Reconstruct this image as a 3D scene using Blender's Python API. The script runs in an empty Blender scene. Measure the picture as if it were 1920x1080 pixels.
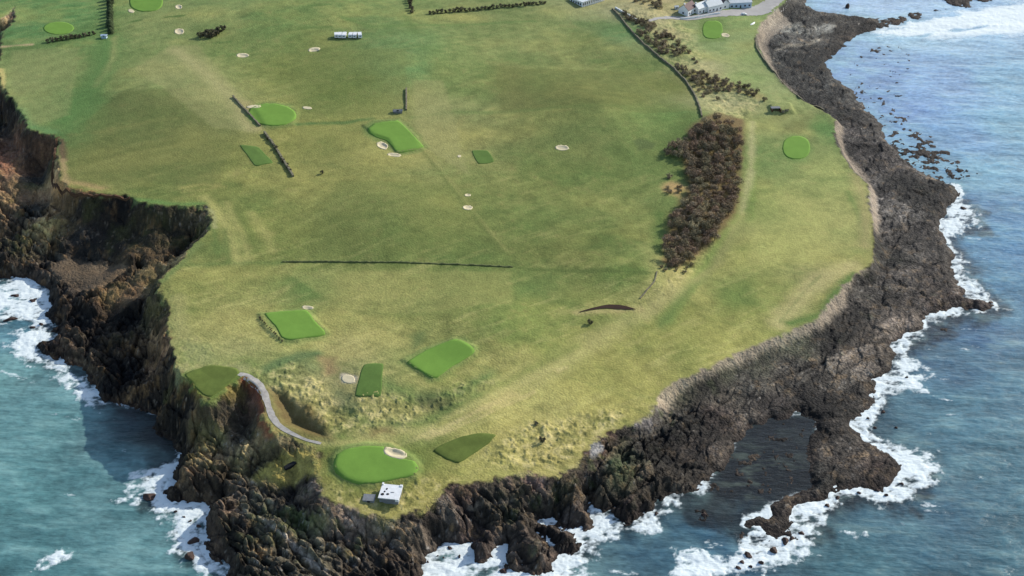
import bpy, math, random
import numpy as np
from mathutils import Vector

# ------------------------------------------------------------------ camera, world, sun, exposure
sc = bpy.context.scene
C = sc.collection
TH = math.radians(34.3); FOC = 2200.0; HC = 330.0
cam_d = bpy.data.cameras.new('camera'); cam = bpy.data.objects.new('camera', cam_d); C.objects.link(cam)
cam.location = (0, 0, HC); cam.rotation_euler = (math.radians(90) - TH, 0, 0)
cam_d.sensor_width = 36; cam_d.lens = 36 * FOC / 1920; cam_d.clip_start = 1; cam_d.clip_end = 20000
sc.camera = cam
SUN_EL = 28.0; SUN_AZ = 36.0          # azimuth: degrees from +x towards +y
w = bpy.data.worlds.new('World'); sc.world = w; w.use_nodes = True
nt = w.node_tree; nt.nodes.clear()
sky = nt.nodes.new('ShaderNodeTexSky'); sky.sky_type = 'NISHITA'; sky.sun_disc = False
sky.sun_elevation = math.radians(SUN_EL); sky.sun_rotation = math.radians(90 - SUN_AZ)
bg = nt.nodes.new('ShaderNodeBackground'); bg.inputs[1].default_value = 0.15
wo = nt.nodes.new('ShaderNodeOutputWorld')
nt.links.new(sky.outputs[0], bg.inputs[0]); nt.links.new(bg.outputs[0], wo.inputs[0])
sd = bpy.data.lights.new('sun', 'SUN'); sd.energy = 3.6; sd.angle = math.radians(0.5); sd.color = (1, .95, .86)
so = bpy.data.objects.new('sun', sd); C.objects.link(so)
a, e = math.radians(SUN_AZ), math.radians(SUN_EL)
sdir = Vector((math.cos(a) * math.cos(e), math.sin(a) * math.cos(e), math.sin(e)))
so.rotation_euler = sdir.to_track_quat('Z', 'Y').to_euler(); so.location = (0, 500, 400)
sc.view_settings.view_transform = 'Standard'; sc.view_settings.look = 'None'
sc.view_settings.exposure = 0.45; sc.view_settings.gamma = 1; sc.view_settings.use_curve_mapping = False
sc.render.engine = 'CYCLES'
sc.cycles.max_bounces = 5

random.seed(7); RNG = np.random.RandomState(5)
F32 = np.float32
sT, cT = math.sin(TH), math.cos(TH)

# ------------------------------------------------------------------ ground survey: a point of the photo on a level z <-> world
def unp(px, py, z):
    px = np.asarray(px, float); py = np.asarray(py, float); z = np.asarray(z, float)
    dx = (px - 960) / FOC; dy = -(py - 540) / FOC
    vy = cT + dy * sT; vz = -sT + dy * cT
    t = (z - HC) / vz
    return dx * t, vy * t
def prj(x, y, z):
    dz = z - HC
    d = y * cT - dz * sT; u = y * sT + dz * cT
    return 960 + FOC * x / d, 540 - FOC * u / d
def sm(x, a, b):
    t = np.clip((x - a) / (b - a), 0, 1); return t * t * (3 - 2 * t)
def lin(c):
    c = np.asarray(c, float) / 255
    return np.where(c <= .04045, c / 12.92, ((c + .055) / 1.055) ** 2.4)

# ------------------------------------------------------------------ noise
def vnoise(x, y, seed):
    xi = np.floor(x).astype(np.int64); yi = np.floor(y).astype(np.int64)
    fx = (x - xi).astype(F32); fy = (y - yi).astype(F32)
    fx = fx * fx * (3 - 2 * fx); fy = fy * fy * (3 - 2 * fy)
    def h(a, b):
        n = (a * 374761393 + b * 668265263 + seed * 974634777) & 0xffffffff
        n = ((n ^ (n >> 13)) * 1274126177) & 0xffffffff
        return (((n ^ (n >> 16)) & 0xffff) / 32767.5 - 1).astype(F32)
    a = h(xi, yi); b = h(xi + 1, yi); c = h(xi, yi + 1); d = h(xi + 1, yi + 1)
    return a + (b - a) * fx + (c - a) * fy + (a - b - c + d) * fx * fy
def fbm(x, y, wl, octv=4, seed=0, gain=.5, ang=0, st=1.0, ridge=False):
    ca, sa = math.cos(ang), math.sin(ang)
    X = (x * ca + y * sa) / (wl * st); Y = (-x * sa + y * ca) / wl
    o = 0; amp = 1; tot = 0
    for i in range(octv):
        n = vnoise(X + i * 17.3, Y - i * 9.1, seed + i)
        if ridge: n = 1 - 2 * np.abs(n)
        o = o + n * amp; tot += amp; amp *= gain
        X, Y = X * 1.93 + Y * .35, Y * 1.93 - X * .35
    return o / tot

def slabs(x, y, size, ang, st, seed, tilt=.5):
    """broken beds of rock: tilted facets with joints between; returns height, joint distance, random per slab"""
    ca, sa = math.cos(ang), math.sin(ang)
    X = (x * ca + y * sa) / (size * st); Y = (-x * sa + y * ca) / size
    xi = np.floor(X).astype(np.int64); yi = np.floor(Y).astype(np.int64)
    f1 = np.full(x.shape, 9.0); f2 = np.full(x.shape, 9.0); hh = np.zeros(x.shape); rid = np.zeros(x.shape)
    def hs(a, b, k):
        n = (a * 374761393 + b * 668265263 + (seed + k) * 974634777) & 0xffffffff
        n = ((n ^ (n >> 13)) * 1274126177) & 0xffffffff
        n = ((n ^ (n >> 15)) * 2246822519) & 0xffffffff
        return ((n ^ (n >> 16)) & 0xffff) / 65535.0
    for i in (-1, 0, 1):
        for j in (-1, 0, 1):
            a, b = xi + i, yi + j
            dx = X - a - hs(a, b, 1); dy = Y - b - hs(a, b, 2); d = np.sqrt(dx * dx + dy * dy)
            hv = (hs(a, b, 3) - .5) + (dx * (hs(a, b, 4) - .5) + dy * (hs(a, b, 5) - .25)) * 2 * tilt; rv = hs(a, b, 6)
            c = d < f1
            f2 = np.where(c, f1, np.minimum(f2, d)); f1 = np.where(c, d, f1); hh = np.where(c, hv, hh); rid = np.where(c, rv, rid)
    return hh, f2 - f1, rid

# ------------------------------------------------------------------ geometry of outlines
def inside(poly, x, y):
    r = np.zeros(x.shape, bool); n = len(poly)
    for i in range(n):
        x1, y1 = poly[i]; x2, y2 = poly[(i + 1) % n]
        if y1 == y2: continue
        c = ((y1 > y) != (y2 > y))
        xs = (x2 - x1) * (y - y1) / (y2 - y1) + x1
        r ^= c & (x < xs)
    return r
def dist(poly, x, y, closed=True):
    d = np.full(x.shape, 1e12); n = len(poly)
    for i in range(n if closed else n - 1):
        x1, y1 = poly[i]; x2, y2 = poly[(i + 1) % n]
        ex, ey = x2 - x1, y2 - y1; L = ex * ex + ey * ey + 1e-9
        t = np.clip(((x - x1) * ex + (y - y1) * ey) / L, 0, 1)
        d = np.minimum(d, (x - x1 - t * ex) ** 2 + (y - y1 - t * ey) ** 2)
    return np.sqrt(d)
def sdist(poly, x, y):                   # positive inside
    d = dist(poly, x, y); return np.where(inside(poly, x, y), d, -d)
def idw(pts, vals, x, y, p=3.0, eps=6.0):
    W = 0; V = 0
    vals = np.asarray(vals, float)
    for (a, b), v in zip(pts, vals):
        k = 1.0 / (((x - a) ** 2 + (y - b) ** 2 + eps * eps) ** (p / 2))
        W = W + k
        V = V + (k[..., None] * v if np.ndim(v) else k * v)
    return V / (W[..., None] if np.ndim(V) > np.ndim(W) else W)

# heights of the turf plateau
HP = [(-300,60,30),(0,50,30),(0,130,28),(100,240,27),(250,370,26),(390,390,26),(300,545,25),(335,690,24),(450,700,23),(600,835,19),(560,870,17),(620,900,18),
 (640,945,15),(700,965,12),(740,960,12),(800,930,12),(900,890,11),(1000,875,10),(1100,830,9),(1200,780,8),(1240,730,8),(1400,655,7.5),
 (1530,600,7.5),(1630,480,8),(1620,350,8),(1570,250,8),(1500,180,8),(1420,100,8),(1440,20,8),(1480,-150,8),(1310,400,14),(1200,500,18),
 (1130,590,15),(1100,200,22),(1300,215,16),(1200,80,16),(1150,20,16),(1350,50,10),(700,400,24),(700,100,28),(300,150,30),(900,600,21),
 (700,700,21),(900,750,17),(1200,650,11),(1400,400,9),(1400,200,10),(1000,0,20),(500,0,32),(0,-100,32),(600,-300,34),(1300,-200,14),(750,870,16),(1000,760,12),
 (1340,500,9.5),(1450,350,8.5),(1450,120,9)]
hp_xy = [tuple(float(v) for v in unp(p[0], p[1], p[2])) for p in HP]; hp_z = [p[2] for p in HP]
def hplat(x, y): return idw(hp_xy, hp_z, x, y, 3.0, 18.0)
def on_plat(px, py):
    px = np.asarray(px, float); py = np.asarray(py, float)
    z = np.full(px.shape, 15.0)
    for _ in range(6):
        x, y = unp(px, py, z); z = hplat(x, y)
    return x, y
def pl_plat(pts):
    x, y = on_plat([p[0] for p in pts], [p[1] for p in pts]); return list(zip(x.tolist(), y.tolist()))
def pl_z(pts, z=0.0):
    x, y = unp([p[0] for p in pts], [p[1] for p in pts], z); return list(zip(x.tolist(), y.tolist()))

EDGE = [(-1400,-100),(-300,-60),(-120,20),(0,35),(28,12),(26,40),(4,62),(0,90),(-2,130),(6,172),(28,190),(42,212),(52,240),(74,250),(98,251),(112,262),(111,300),(116,338),(138,354),
 (190,361),(240,367),(262,378),(320,386),(384,384),(396,396),(399,412),(392,432),(372,452),(348,478),(322,505),(300,530),(298,545),(310,560),(314,600),
 (320,640),(334,676),(345,700),(362,722),(380,742),(396,748),(420,734),(444,712),(456,704),(474,722),(494,752),(502,785),(520,808),(552,824),(598,836),(596,852),(600,872),(602,892),
 (606,930),(640,948),(690,962),(738,966),(790,952),(806,934),(834,908),(880,903),(940,893),(990,882),(1040,892),(1064,880),(1098,852),(1112,822),
 (1150,806),(1188,795),(1222,772),(1234,742),(1262,718),(1330,688),(1400,655),(1455,632),(1530,598),(1560,556),(1603,514),(1632,500),(1640,455),
 (1630,385),(1626,345),(1600,320),(1578,292),(1562,250),(1568,225),(1542,207),(1500,185),(1462,152),(1432,112),(1414,72),(1424,45),(1450,20),
 (1475,0),(1510,-80),(1500,-300),(1300,-900),(-1400,-900)]
SHORE = [(-1400,540),(-300,520),(-60,512),(0,520),(35,522),(60,524),(95,540),(100,570),(88,590),(104,610),(96,640),(74,642),(70,662),(104,674),(150,690),(178,735),(206,752),(240,755),(262,772),(290,782),
 (288,812),(326,826),(345,858),(330,886),(322,930),(350,944),(384,936),(404,946),(386,970),(384,1006),(390,1042),(420,1060),(432,1085),(440,1150),(520,1220),
 (740,1210),(770,1120),(787,1080),(790,1061),(808,1038),(822,1023),(837,1015),(866,1017),(908,1000),(905,1012),(893,1023),(898,1050),(920,1040),(928,1026),(954,1014),(958,1030),(950,1052),(966,1062),(980,1054),(992,1070),
 (1012,1076),(1038,1068),(1042,1040),(1028,1022),(1015,1015),(1006,996),(1024,1002),(1052,1036),(1080,1032),(1090,1016),(1062,1000),(1036,986),(1009,977),(1027,971),(1056,986),(1085,986),(1100,997),
 (1111,985),(1100,956),(1103,930),(1110,950),(1123,957),(1143,956),(1150,970),(1176,980),(1206,968),(1230,958),(1233,940),(1253,927),(1280,928),(1300,925),(1322,910),(1348,880),
 (1372,850),(1402,803),(1450,784),(1500,776),(1530,786),(1520,830),(1512,870),(1520,905),(1500,925),(1470,935),(1444,946),(1436,965),(1404,971),(1396,984),(1424,989),(1440,1003),(1466,999),(1494,982),(1490,957),
 (1494,945),(1520,945),(1542,941),(1568,911),(1616,915),(1656,922),(1674,911),(1690,890),(1690,872),(1658,851),(1626,827),(1597,797),(1606,790),(1628,771),(1644,755),(1636,739),
 (1652,719),(1630,709),(1668,699),(1678,672),(1668,645),(1693,633),(1726,613),(1734,592),(1800,574),(1840,584),(1868,574),(1842,558),(1812,554),(1813,539),(1795,523),(1784,494),(1792,478),(1765,442),
 (1763,413),(1784,380),(1800,366),(1790,348),(1750,336),(1706,312),(1690,290),(1664,266),(1652,234),(1624,204),(1600,172),(1562,142),(1548,116),(1590,78),(1612,66),(1650,48),
 (1640,36),(1586,27),(1530,22),(1505,6),(1530,-20),(1600,-60),(1560,-120),(1560,-300),(1400,-900),(-1400,-900)]
edge_w = pl_plat(EDGE); shore_w = pl_z(SHORE, 0.3)

# heights of the rocks between turf and water
HR = [(10,20,24),(0,190,12),(20,225,8),(55,250,12),(60,285,18),(0,300,15),(30,335,15),(70,330,10),(90,290,8),(60,400,9),(30,450,5),(0,480,4),(110,400,17),(120,430,12),(150,420,8),(100,450,7),
 (80,490,4),(200,400,20),(150,380,22),(200,440,11),(300,400,22),(300,430,17),(350,408,20),(345,440,16),(310,470,13),(250,450,10),(150,500,3.5),(200,505,4),(290,480,13),(250,500,10),(270,520,13),(215,545,11),(185,572,8),(255,562,14),(285,560,18),(130,560,3),
 (60,500,4),(100,600,3),(150,600,4),(200,605,4),(250,610,5),(290,640,11),(305,690,15),(280,700,5),(230,700,4),(200,680,5),(130,650,4),(90,660,3),(320,740,10),(290,765,4),(340,780,5),
 (380,790,6),(420,770,6),(460,760,9),(480,800,8),(500,830,10),(540,840,14),(560,890,13),(520,872,14.5),(575,862,17),(590,905,14),(490,895,11),(450,870,9),(400,860,7),(360,880,5),(370,920,5),(430,920,6),(490,910,5),(560,915,6),
 (606,948,14),(420,1000,7),(400,1040,3),(480,1000,6),(550,1000,7),(600,1000,7),(650,1000,9.5),(700,990,10),(640,962,13),(550,1050,5),(650,1060,5),(750,1050,6),(750,990,9),(830,980,7),
 (830,935,12),(870,950,8),(950,920,9.5),(1000,912,9),(900,985,3),(1050,950,4),(1080,895,9),(1000,960,3.5),(1150,880,8),(1180,930,5),(1200,850,8),(1250,800,6),(1300,750,6),(1250,870,4),
 (1300,850,3),(1350,800,2.4),(1400,700,5),(1400,750,3),(1500,680,4),(1500,740,2.6),(1600,600,4),(1600,700,3),(1600,750,2),(1600,860,1.6),(1560,850,2),(1650,880,1.2),(1440,970,1.8),
 (1700,500,3.5),(1700,600,3),(1750,450,2.5),(1650,400,5),(1680,350,3.5),(1600,250,4),(1600,200,3),(1520,150,3),(1500,100,3),(1460,60,5),(1500,50,4),(1580,60,2),(1550,90,2),(1520,70,2.5),(1530,600,5),(1330,700,6.5)]
hr_xy = [tuple(float(v) for v in unp(p[0], p[1], p[2])) for p in HR]; hr_z = [p[2] * (.75 if p[0] > 1150 else 1) for p in HR]

# ------------------------------------------------------------------ survey grid (dense where the photo looks, coarse beyond)
def axis(a0, a1, step, outs_lo, outs_hi):
    return np.concatenate([np.array(outs_lo, float), np.arange(a0, a1, step), np.array(outs_hi, float)])
UU = axis(-200, 2120, 1.6, [-3000,-2200,-1600,-1200,-900,-700,-550,-450,-380,-330,-290,-260,-240,-225,-212], [2130,2145,2170,2210,2260,2340,2450,2600,2800,3200,3900])
VV = axis(-90, 1200, 1.6, [-800,-740,-680,-620,-560,-490,-420,-360,-300,-260,-220,-185,-160,-140,-125,-112,-100], [1212,1230,1260,1300,1360,1450,1600,1900,2500])
Z0 = 10.0
GU, GV = np.meshgrid(UU, VV)
GX, GY = unp(GU, GV, Z0)
print('grid', GX.shape)

de = sdist(edge_w, GX, GY); dsr = sdist(shore_w, GX, GY)
wob = fbm(GX, GY, 9, 3, 11); wob2 = fbm(GX, GY, 3.2, 3, 13)
# turf edge less ragged on the right where a bank runs
rag = sm(GU, 1100, 1250)
wob3 = fbm(GX, GY, 1.6, 2, 17)
de = de + (wob * 1.7 + wob2 * 1.5 + wob3 * .7) * (1 - .55 * rag)
dsr = dsr + fbm(GX, GY, 14, 5, 21, .6) * 2.6 + fbm(GX, GY, 5, 3, 27, .6) * 2.3
hp = hplat(GX, GY)
rmask = (de < 12)
hr = np.zeros_like(hp); hr[rmask] = idw(hr_xy, hr_z, GX[rmask], GY[rmask], 3.0, 5.0)
left = 1 - sm(GU, 700, 1000)
# rock relief: tilted beds + joints
sang = math.radians(-38)
warp = fbm(GX, GY, 30, 2, 40) * 6
beds_l = fbm(GX + warp, GY - warp, 9.0, 5, 31, .55, math.radians(-40), 3.0, True)
beds_r = fbm(GX + warp, GY + warp, 7.0, 5, 35, .58, math.radians(52), 2.2, True)
kn = fbm(GX, GY, 16, 6, 38, .56)
mixr = sm(GU, 900, 1150)
bl = (beds_l * (1 - mixr) + beds_r * mixr)
amp = np.where(GU < 1150, 1.0, 1.0) * (0.45 + .55 * sm(hr, 1.5, 6)) * 2.6
amp = amp * (1 - .55 * sm(GU, 1230, 1400)) * 1.1
strat = fbm(GX + warp, GY - warp * .5, 3.2, 4, 601, .62, math.radians(-42), 6.0, True) * (1 - mixr) + fbm(GX - warp, GY - warp * .5, 3.0, 4, 605, .62, math.radians(46), 5.0, True) * mixr
S1 = np.zeros_like(hp); J1 = np.ones_like(hp); D1 = np.full_like(hp, .5); S2 = np.zeros_like(hp); J2 = np.ones_like(hp); D2 = np.full_like(hp, .5); S3 = np.zeros_like(hp); J3 = np.ones_like(hp); D3 = np.full_like(hp, .5)
rk = (de < 8) & (dsr > -25)
qx = (GX + fbm(GX, GY, 12, 3, 301) * 3.0)[rk]; qy = (GY + fbm(GX, GY, 12, 3, 311) * 3.0)[rk]
AL, AR = math.radians(-42), math.radians(48); mr_ = mixr[rk]
for (S_, J_, D_, sz_, sd_) in ((S1, J1, D1, 15.0, 400), (S2, J2, D2, 6.0, 420), (S3, J3, D3, 2.6, 440)):
    for ang_, sel in ((AL, mr_ < .5), (AR, mr_ >= .5)):
        a_, b_, c_ = slabs(qx[sel], qy[sel], sz_, ang_, 1.9, sd_)
        ii = np.flatnonzero(rk.ravel())[sel]
        S_.ravel()[ii] = a_; J_.ravel()[ii] = b_; D_.ravel()[ii] = c_
rel = (bl * .30 + kn * .5 + S1 * .75 - .22 * (1 - sm(J1, 0, .10)) + S2 * .95 - .26 * (1 - sm(J2, 0, .15)) + S3 * .75 - .20 * (1 - sm(J3, 0, .25)) + strat * .55) * amp
# pale bays of shingle stay smooth
SMOOTH = [
 ([(100,490),(140,487),(200,497),(240,505),(250,520),(215,545),(180,560),(120,535),(90,510)], 0),
 ([(1222,772),(1234,742),(1262,718),(1330,688),(1400,655),(1455,632),(1530,598),(1560,556),(1603,514),(1635,512),(1600,530),(1585,570),(1540,618),(1460,650),(1400,680),(1330,712),(1270,745),(1250,775)], 1),
 ([(1563,225),(1580,235),(1586,280),(1612,305),(1634,335),(1646,370),(1650,410),(1646,450),(1636,440),(1632,400),(1626,345),(1600,320),(1578,292),(1562,250)], 1),
 ([(1450,20),(1478,28),(1484,40),(1456,60),(1440,80),(1447,110),(1466,140),(1496,168),(1490,178),(1462,152),(1432,112),(1414,72),(1424,45)], 1),
]
smooth_w = [pl_z(p, 5.0) for p, k in SMOOTH]
smo = np.zeros_like(hp)
for p in smooth_w:
    smo = np.maximum(smo, sm(sdist(p, GX, GY) + wob2 * 1.5, -1.5, 2.0))
SOFT = [([(100,375),(240,372),(385,388),(396,415),(330,480),(290,500),(220,480),(120,470),(100,430)],10), ([(170,590),(200,540),(250,505),(300,490),(312,560),(290,572),(240,572),(200,580)],12),
 ([(400,740),(470,712),(520,790),(580,840),(500,850),(420,800),(380,790)],12), ([(0,180),(60,240),(110,262),(100,350),(60,380),(0,360)],15), ([(1235,735),(1400,668),(1540,612),(1560,640),(1420,700),(1300,760),(1250,775)],5),
 ([(480,858),(590,848),(606,880),(590,896),(490,892)],15)]
sof = np.zeros_like(hp)
for p, z_ in SOFT: sof = np.maximum(sof, sm(sdist(pl_z(p, z_), GX, GY) + wob * 4, -4, 5))
rel = rel * (1 - .9 * smo) * (1 - .68 * sof)
CW = 6.0 * (1 - .0 * rag) * (1 + .25 * wob)
ce = sm(-de, 0.0, 7.0 + 5.0 * (1 - rag) * (1 + .8 * fbm(GX, GY, 18, 3, 19)))
ce = np.where(de > 0, 0, ce ** .75)
hroc = hr + rel
h = hp * (1 - ce) + hroc * ce
# down to the water
k = sm(dsr, -1.0, 7.0)
h = np.where(dsr < 9, h * k + (dsr * .25) * (1 - k) + rel * .35 * (1 - k) * sm(dsr, -9, 0), h)
deep = -0.6 + np.minimum(0, dsr + 2) * .12
h = np.where(dsr < -2, np.minimum(h, np.maximum(deep, -9)), h)
# drowned reefs: rock tips that only just break the surface
REEF = [([(1570,110),(1650,75),(1740,100),(1700,170),(1730,230),(1800,290),(1830,330),(1790,345),(1700,310),(1640,240),(1590,170)], .62),
        ([(1640,40),(1700,22),(1790,10),(1900,-10),(1860,6),(1800,20),(1740,30),(1680,50),(1655,56)], 1.5),
        ([(1650,-40),(1760,-30),(1900,-40),(1870,6),(1780,12),(1745,-2)], 1.6),
        ([(1660,225),(1720,245),(1770,290),(1830,320),(1815,335),(1780,345),(1720,325),(1670,285)], .95),
        ([(1800,560),(1868,560),(1880,578),(1790,600),(1720,640),(1700,640),(1740,600)], .35),
        ([(1560,930),(1700,920),(1740,880),(1760,900),(1720,960),(1640,960),(1560,950)], .3),
        ([(1380,985),(1440,1000),(1500,985),(1520,1000),(1440,1020),(1420,1060),(1380,1070),(1400,1030),(1390,1005)], .9),
        ([(1530,990),(1580,1000),(1575,1020),(1535,1015)], .2),
        ([(1270,945),(1320,930),(1345,900),(1350,960),(1330,990),(1290,1000)], .75),
        ([(1640,690),(1680,700),(1700,720),(1680,735),(1650,720)], .3), ([(1660,640),(1760,595),(1840,600),(1760,640),(1690,665)], .1), ([(1800,370),(1860,400),(1870,440),(1800,450),(1770,440)], .1), ([(1790,480),(1850,500),(1840,540),(1800,530)], .2),
        ([(1340,930),(1350,885),(1372,850),(1402,805),(1450,786),(1500,780),(1520,800),(1512,870),(1500,920),(1440,940),(1400,950)], .48),
        ([(1290,955),(1345,950),(1400,980),(1385,1008),(1330,1002)], .72),
        ([(0,590),(40,575),(50,592),(10,612),(-10,620),(-20,600)], .5),
        ([(40,535),(90,550),(90,640),(60,600),(50,560)], .7),
        ([(270,860),(330,880),(320,940),(300,990),(260,940),(270,920)], .3),
        ([(320,950),(380,960),(384,1040),(350,1060),(340,1010)], .5)]
rf = fbm(GX, GY, 3.4, 4, 77, .65) * 1.5
for poly, lv in REEF:
    pw = pl_z(poly, 0)
    m = sm(sdist(pw, GX, GY) + wob * 7, -8, 6)
    h = np.where(dsr < 2, np.maximum(h, h * (1 - m) + (rf + (lv - 1.0)) * m), h)
# carvings and mounds of the turf  (outline, dz, soft in m, top)
def pw_(pts): return pl_plat(pts)
RAISE = [
 ([(626,862),(640,845),(680,837),(730,838),(770,860),(783,878),(778,892),(730,903),(690,908),(650,898),(630,880)], 1.3, 3.2),
 ([(488,590),(572,582),(612,622),(560,638),(528,636),(500,615)], .9, 2.4),
 ([(758,676),(790,660),(850,638),(888,652),(888,665),(840,700),(812,710),(790,700)], .9, 2.4),
 ([(682,236),(700,228),(745,226),(780,258),(790,280),(745,286),(730,262),(700,252)], .8, 2.2),
 ([(672,690),(716,684),(718,742),(668,744)], .3, 2),
 ([(820,842),(870,822),(925,820),(860,866)], .4, 2.5),
 ([(452,272),(478,280),(505,308),(478,310)], .25, 2),
 ([(884,282),(912,282),(926,300),(896,306)], .25, 2),
 ([(1445,200),(1478,196),(1485,210),(1450,212)], 2.0, 3),
 ([(480,205),(520,195),(556,205),(548,234),(500,238)], .7, 3),
]
CARVE = [
 ([(496,718),(530,728),(575,762),(612,800),(622,824),(600,824),(560,812),(522,796),(514,765)], -4.5, 9.0),
 ([(618,812),(650,800),(700,770),(640,760),(600,770)], -1.2, 5),
 ([(718,848),(736,842),(764,852),(760,862),(732,860)], -1.1, 2.0),
 ([(706,270),(716,266),(730,274),(724,280),(708,276)], -1.0, 1.5),
 ([(726,288),(748,287),(752,292),(730,294)], -.8, 1.2),
]
for cx_, cy_, rx_, ry_ in [(336,59,9,5.5),(335,13,6.5,4),(455,104,12,4),(589,93,11,4),(1054,277,13,5),(877,366,6,2.4),(877,389.5,9.5,4.2),(577,577,11,3.4),(1360,66,8,3.6)]:
    CARVE.append(([(cx_ + rx_ * math.cos(q_ * .785), cy_ + ry_ * math.sin(q_ * .785)) for q_ in range(8)], -.7, 1.4))
PL = (de > 0)
for lst in (RAISE, CARVE):
    for poly, dz, soft in lst:
        pw = pw_(poly); xs = [p[0] for p in pw]; ys = [p[1] for p in pw]
        b = (GX > min(xs) - soft - 6) & (GX < max(xs) + soft + 6) & (GY > min(ys) - soft - 6) & (GY < max(ys) + soft + 6)
        d = sdist(pw, GX[b], GY[b])
        # a mound is flat inside its outline and banks down outside; a hollow sinks inside it
        m = sm(d, -soft, 0.3) if dz > 0 else sm(d, 0, soft)
        h[b] += dz * m
# soft undulation + tussocks on turf
tp = sm(de, 0, 6)
h += tp * (fbm(GX, GY, 60, 3, 50) * .9)
TUSS = pl_plat([(470,700),(560,676),(600,700),(640,740),(800,740),(900,700),(930,720),(820,790),(700,815),(620,825),(560,780)])
TUSS2 = pl_plat([(900,880),(930,830),(1000,790),(1100,770),(1220,760),(1190,795),(1110,822),(1064,880),(990,882)])
TUSS3 = pl_plat([(1190,575),(1230,520),(1260,510),(1300,490),(1340,430),(1350,450),(1300,520),(1250,560)])
TUSS4 = pl_plat([(1160,10),(1260,20),(1300,60),(1330,130),(1440,190),(1400,230),(1330,215),(1280,140),(1220,90)])
TUSS5 = pl_plat([(600,905),(640,948),(738,966),(806,934),(880,903),(800,890),(740,915),(640,910)])
TUSS6 = pl_plat([(320,600),(400,650),(400,690),(345,700),(320,640)])
tus = np.zeros_like(h)
for p, s in ((TUSS, 1), (TUSS2, 1), (TUSS3, .6), (TUSS4, .8), (TUSS5, .8), (TUSS6, .5)):
    tus = np.maximum(tus, s * sm(sdist(p, GX, GY) + wob * 4, -4, 5))
h += tp * tus * (np.maximum(0, fbm(GX, GY, 1.9, 3, 61, .65)) * 1.1 + np.maximum(0, fbm(GX, GY, 7, 3, 65, .6)) * .9)
h += tp * (1 - tus) * fbm(GX, GY, 2.5, 2, 63) * .06
GH = h.astype(np.float64)

def hsample(x, y):
    x = np.asarray(x, float); y = np.asarray(y, float)
    u, v = prj(x, y, Z0)
    iu = np.interp(u, UU, np.arange(len(UU))); iv = np.interp(v, VV, np.arange(len(VV)))
    a = np.clip(iu.astype(int), 0, len(UU) - 2); b = np.clip(iv.astype(int), 0, len(VV) - 2)
    fu = iu - a; fv = iv - b
    return ((GH[b, a] * (1 - fu) + GH[b, a + 1] * fu) * (1 - fv) + (GH[b + 1, a] * (1 - fu) + GH[b + 1, a + 1] * fu) * fv)
def hit(px, py):                         # first ground met by the line of sight
    px = np.atleast_1d(np.asarray(px, float)); py = np.atleast_1d(np.asarray(py, float))
    z = np.full(px.shape, 40.0); done = np.zeros(px.shape, bool); out = z.copy()
    for s in np.arange(40, -2, -.5):
        x, y = unp(px, py, s); hh = hsample(x, y)
        nw = (~done) & (hh >= s); out[nw] = s; done |= nw
    z = out
    for _ in range(3):
        x, y = unp(px, py, z); z = .5 * z + .5 * hsample(x, y)
    x, y = unp(px, py, z)
    return x, y, hsample(x, y)
def G(px, py):
    x, y, z = hit(px, py); return Vector((float(x[0]), float(y[0]), float(z[0])))

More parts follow.
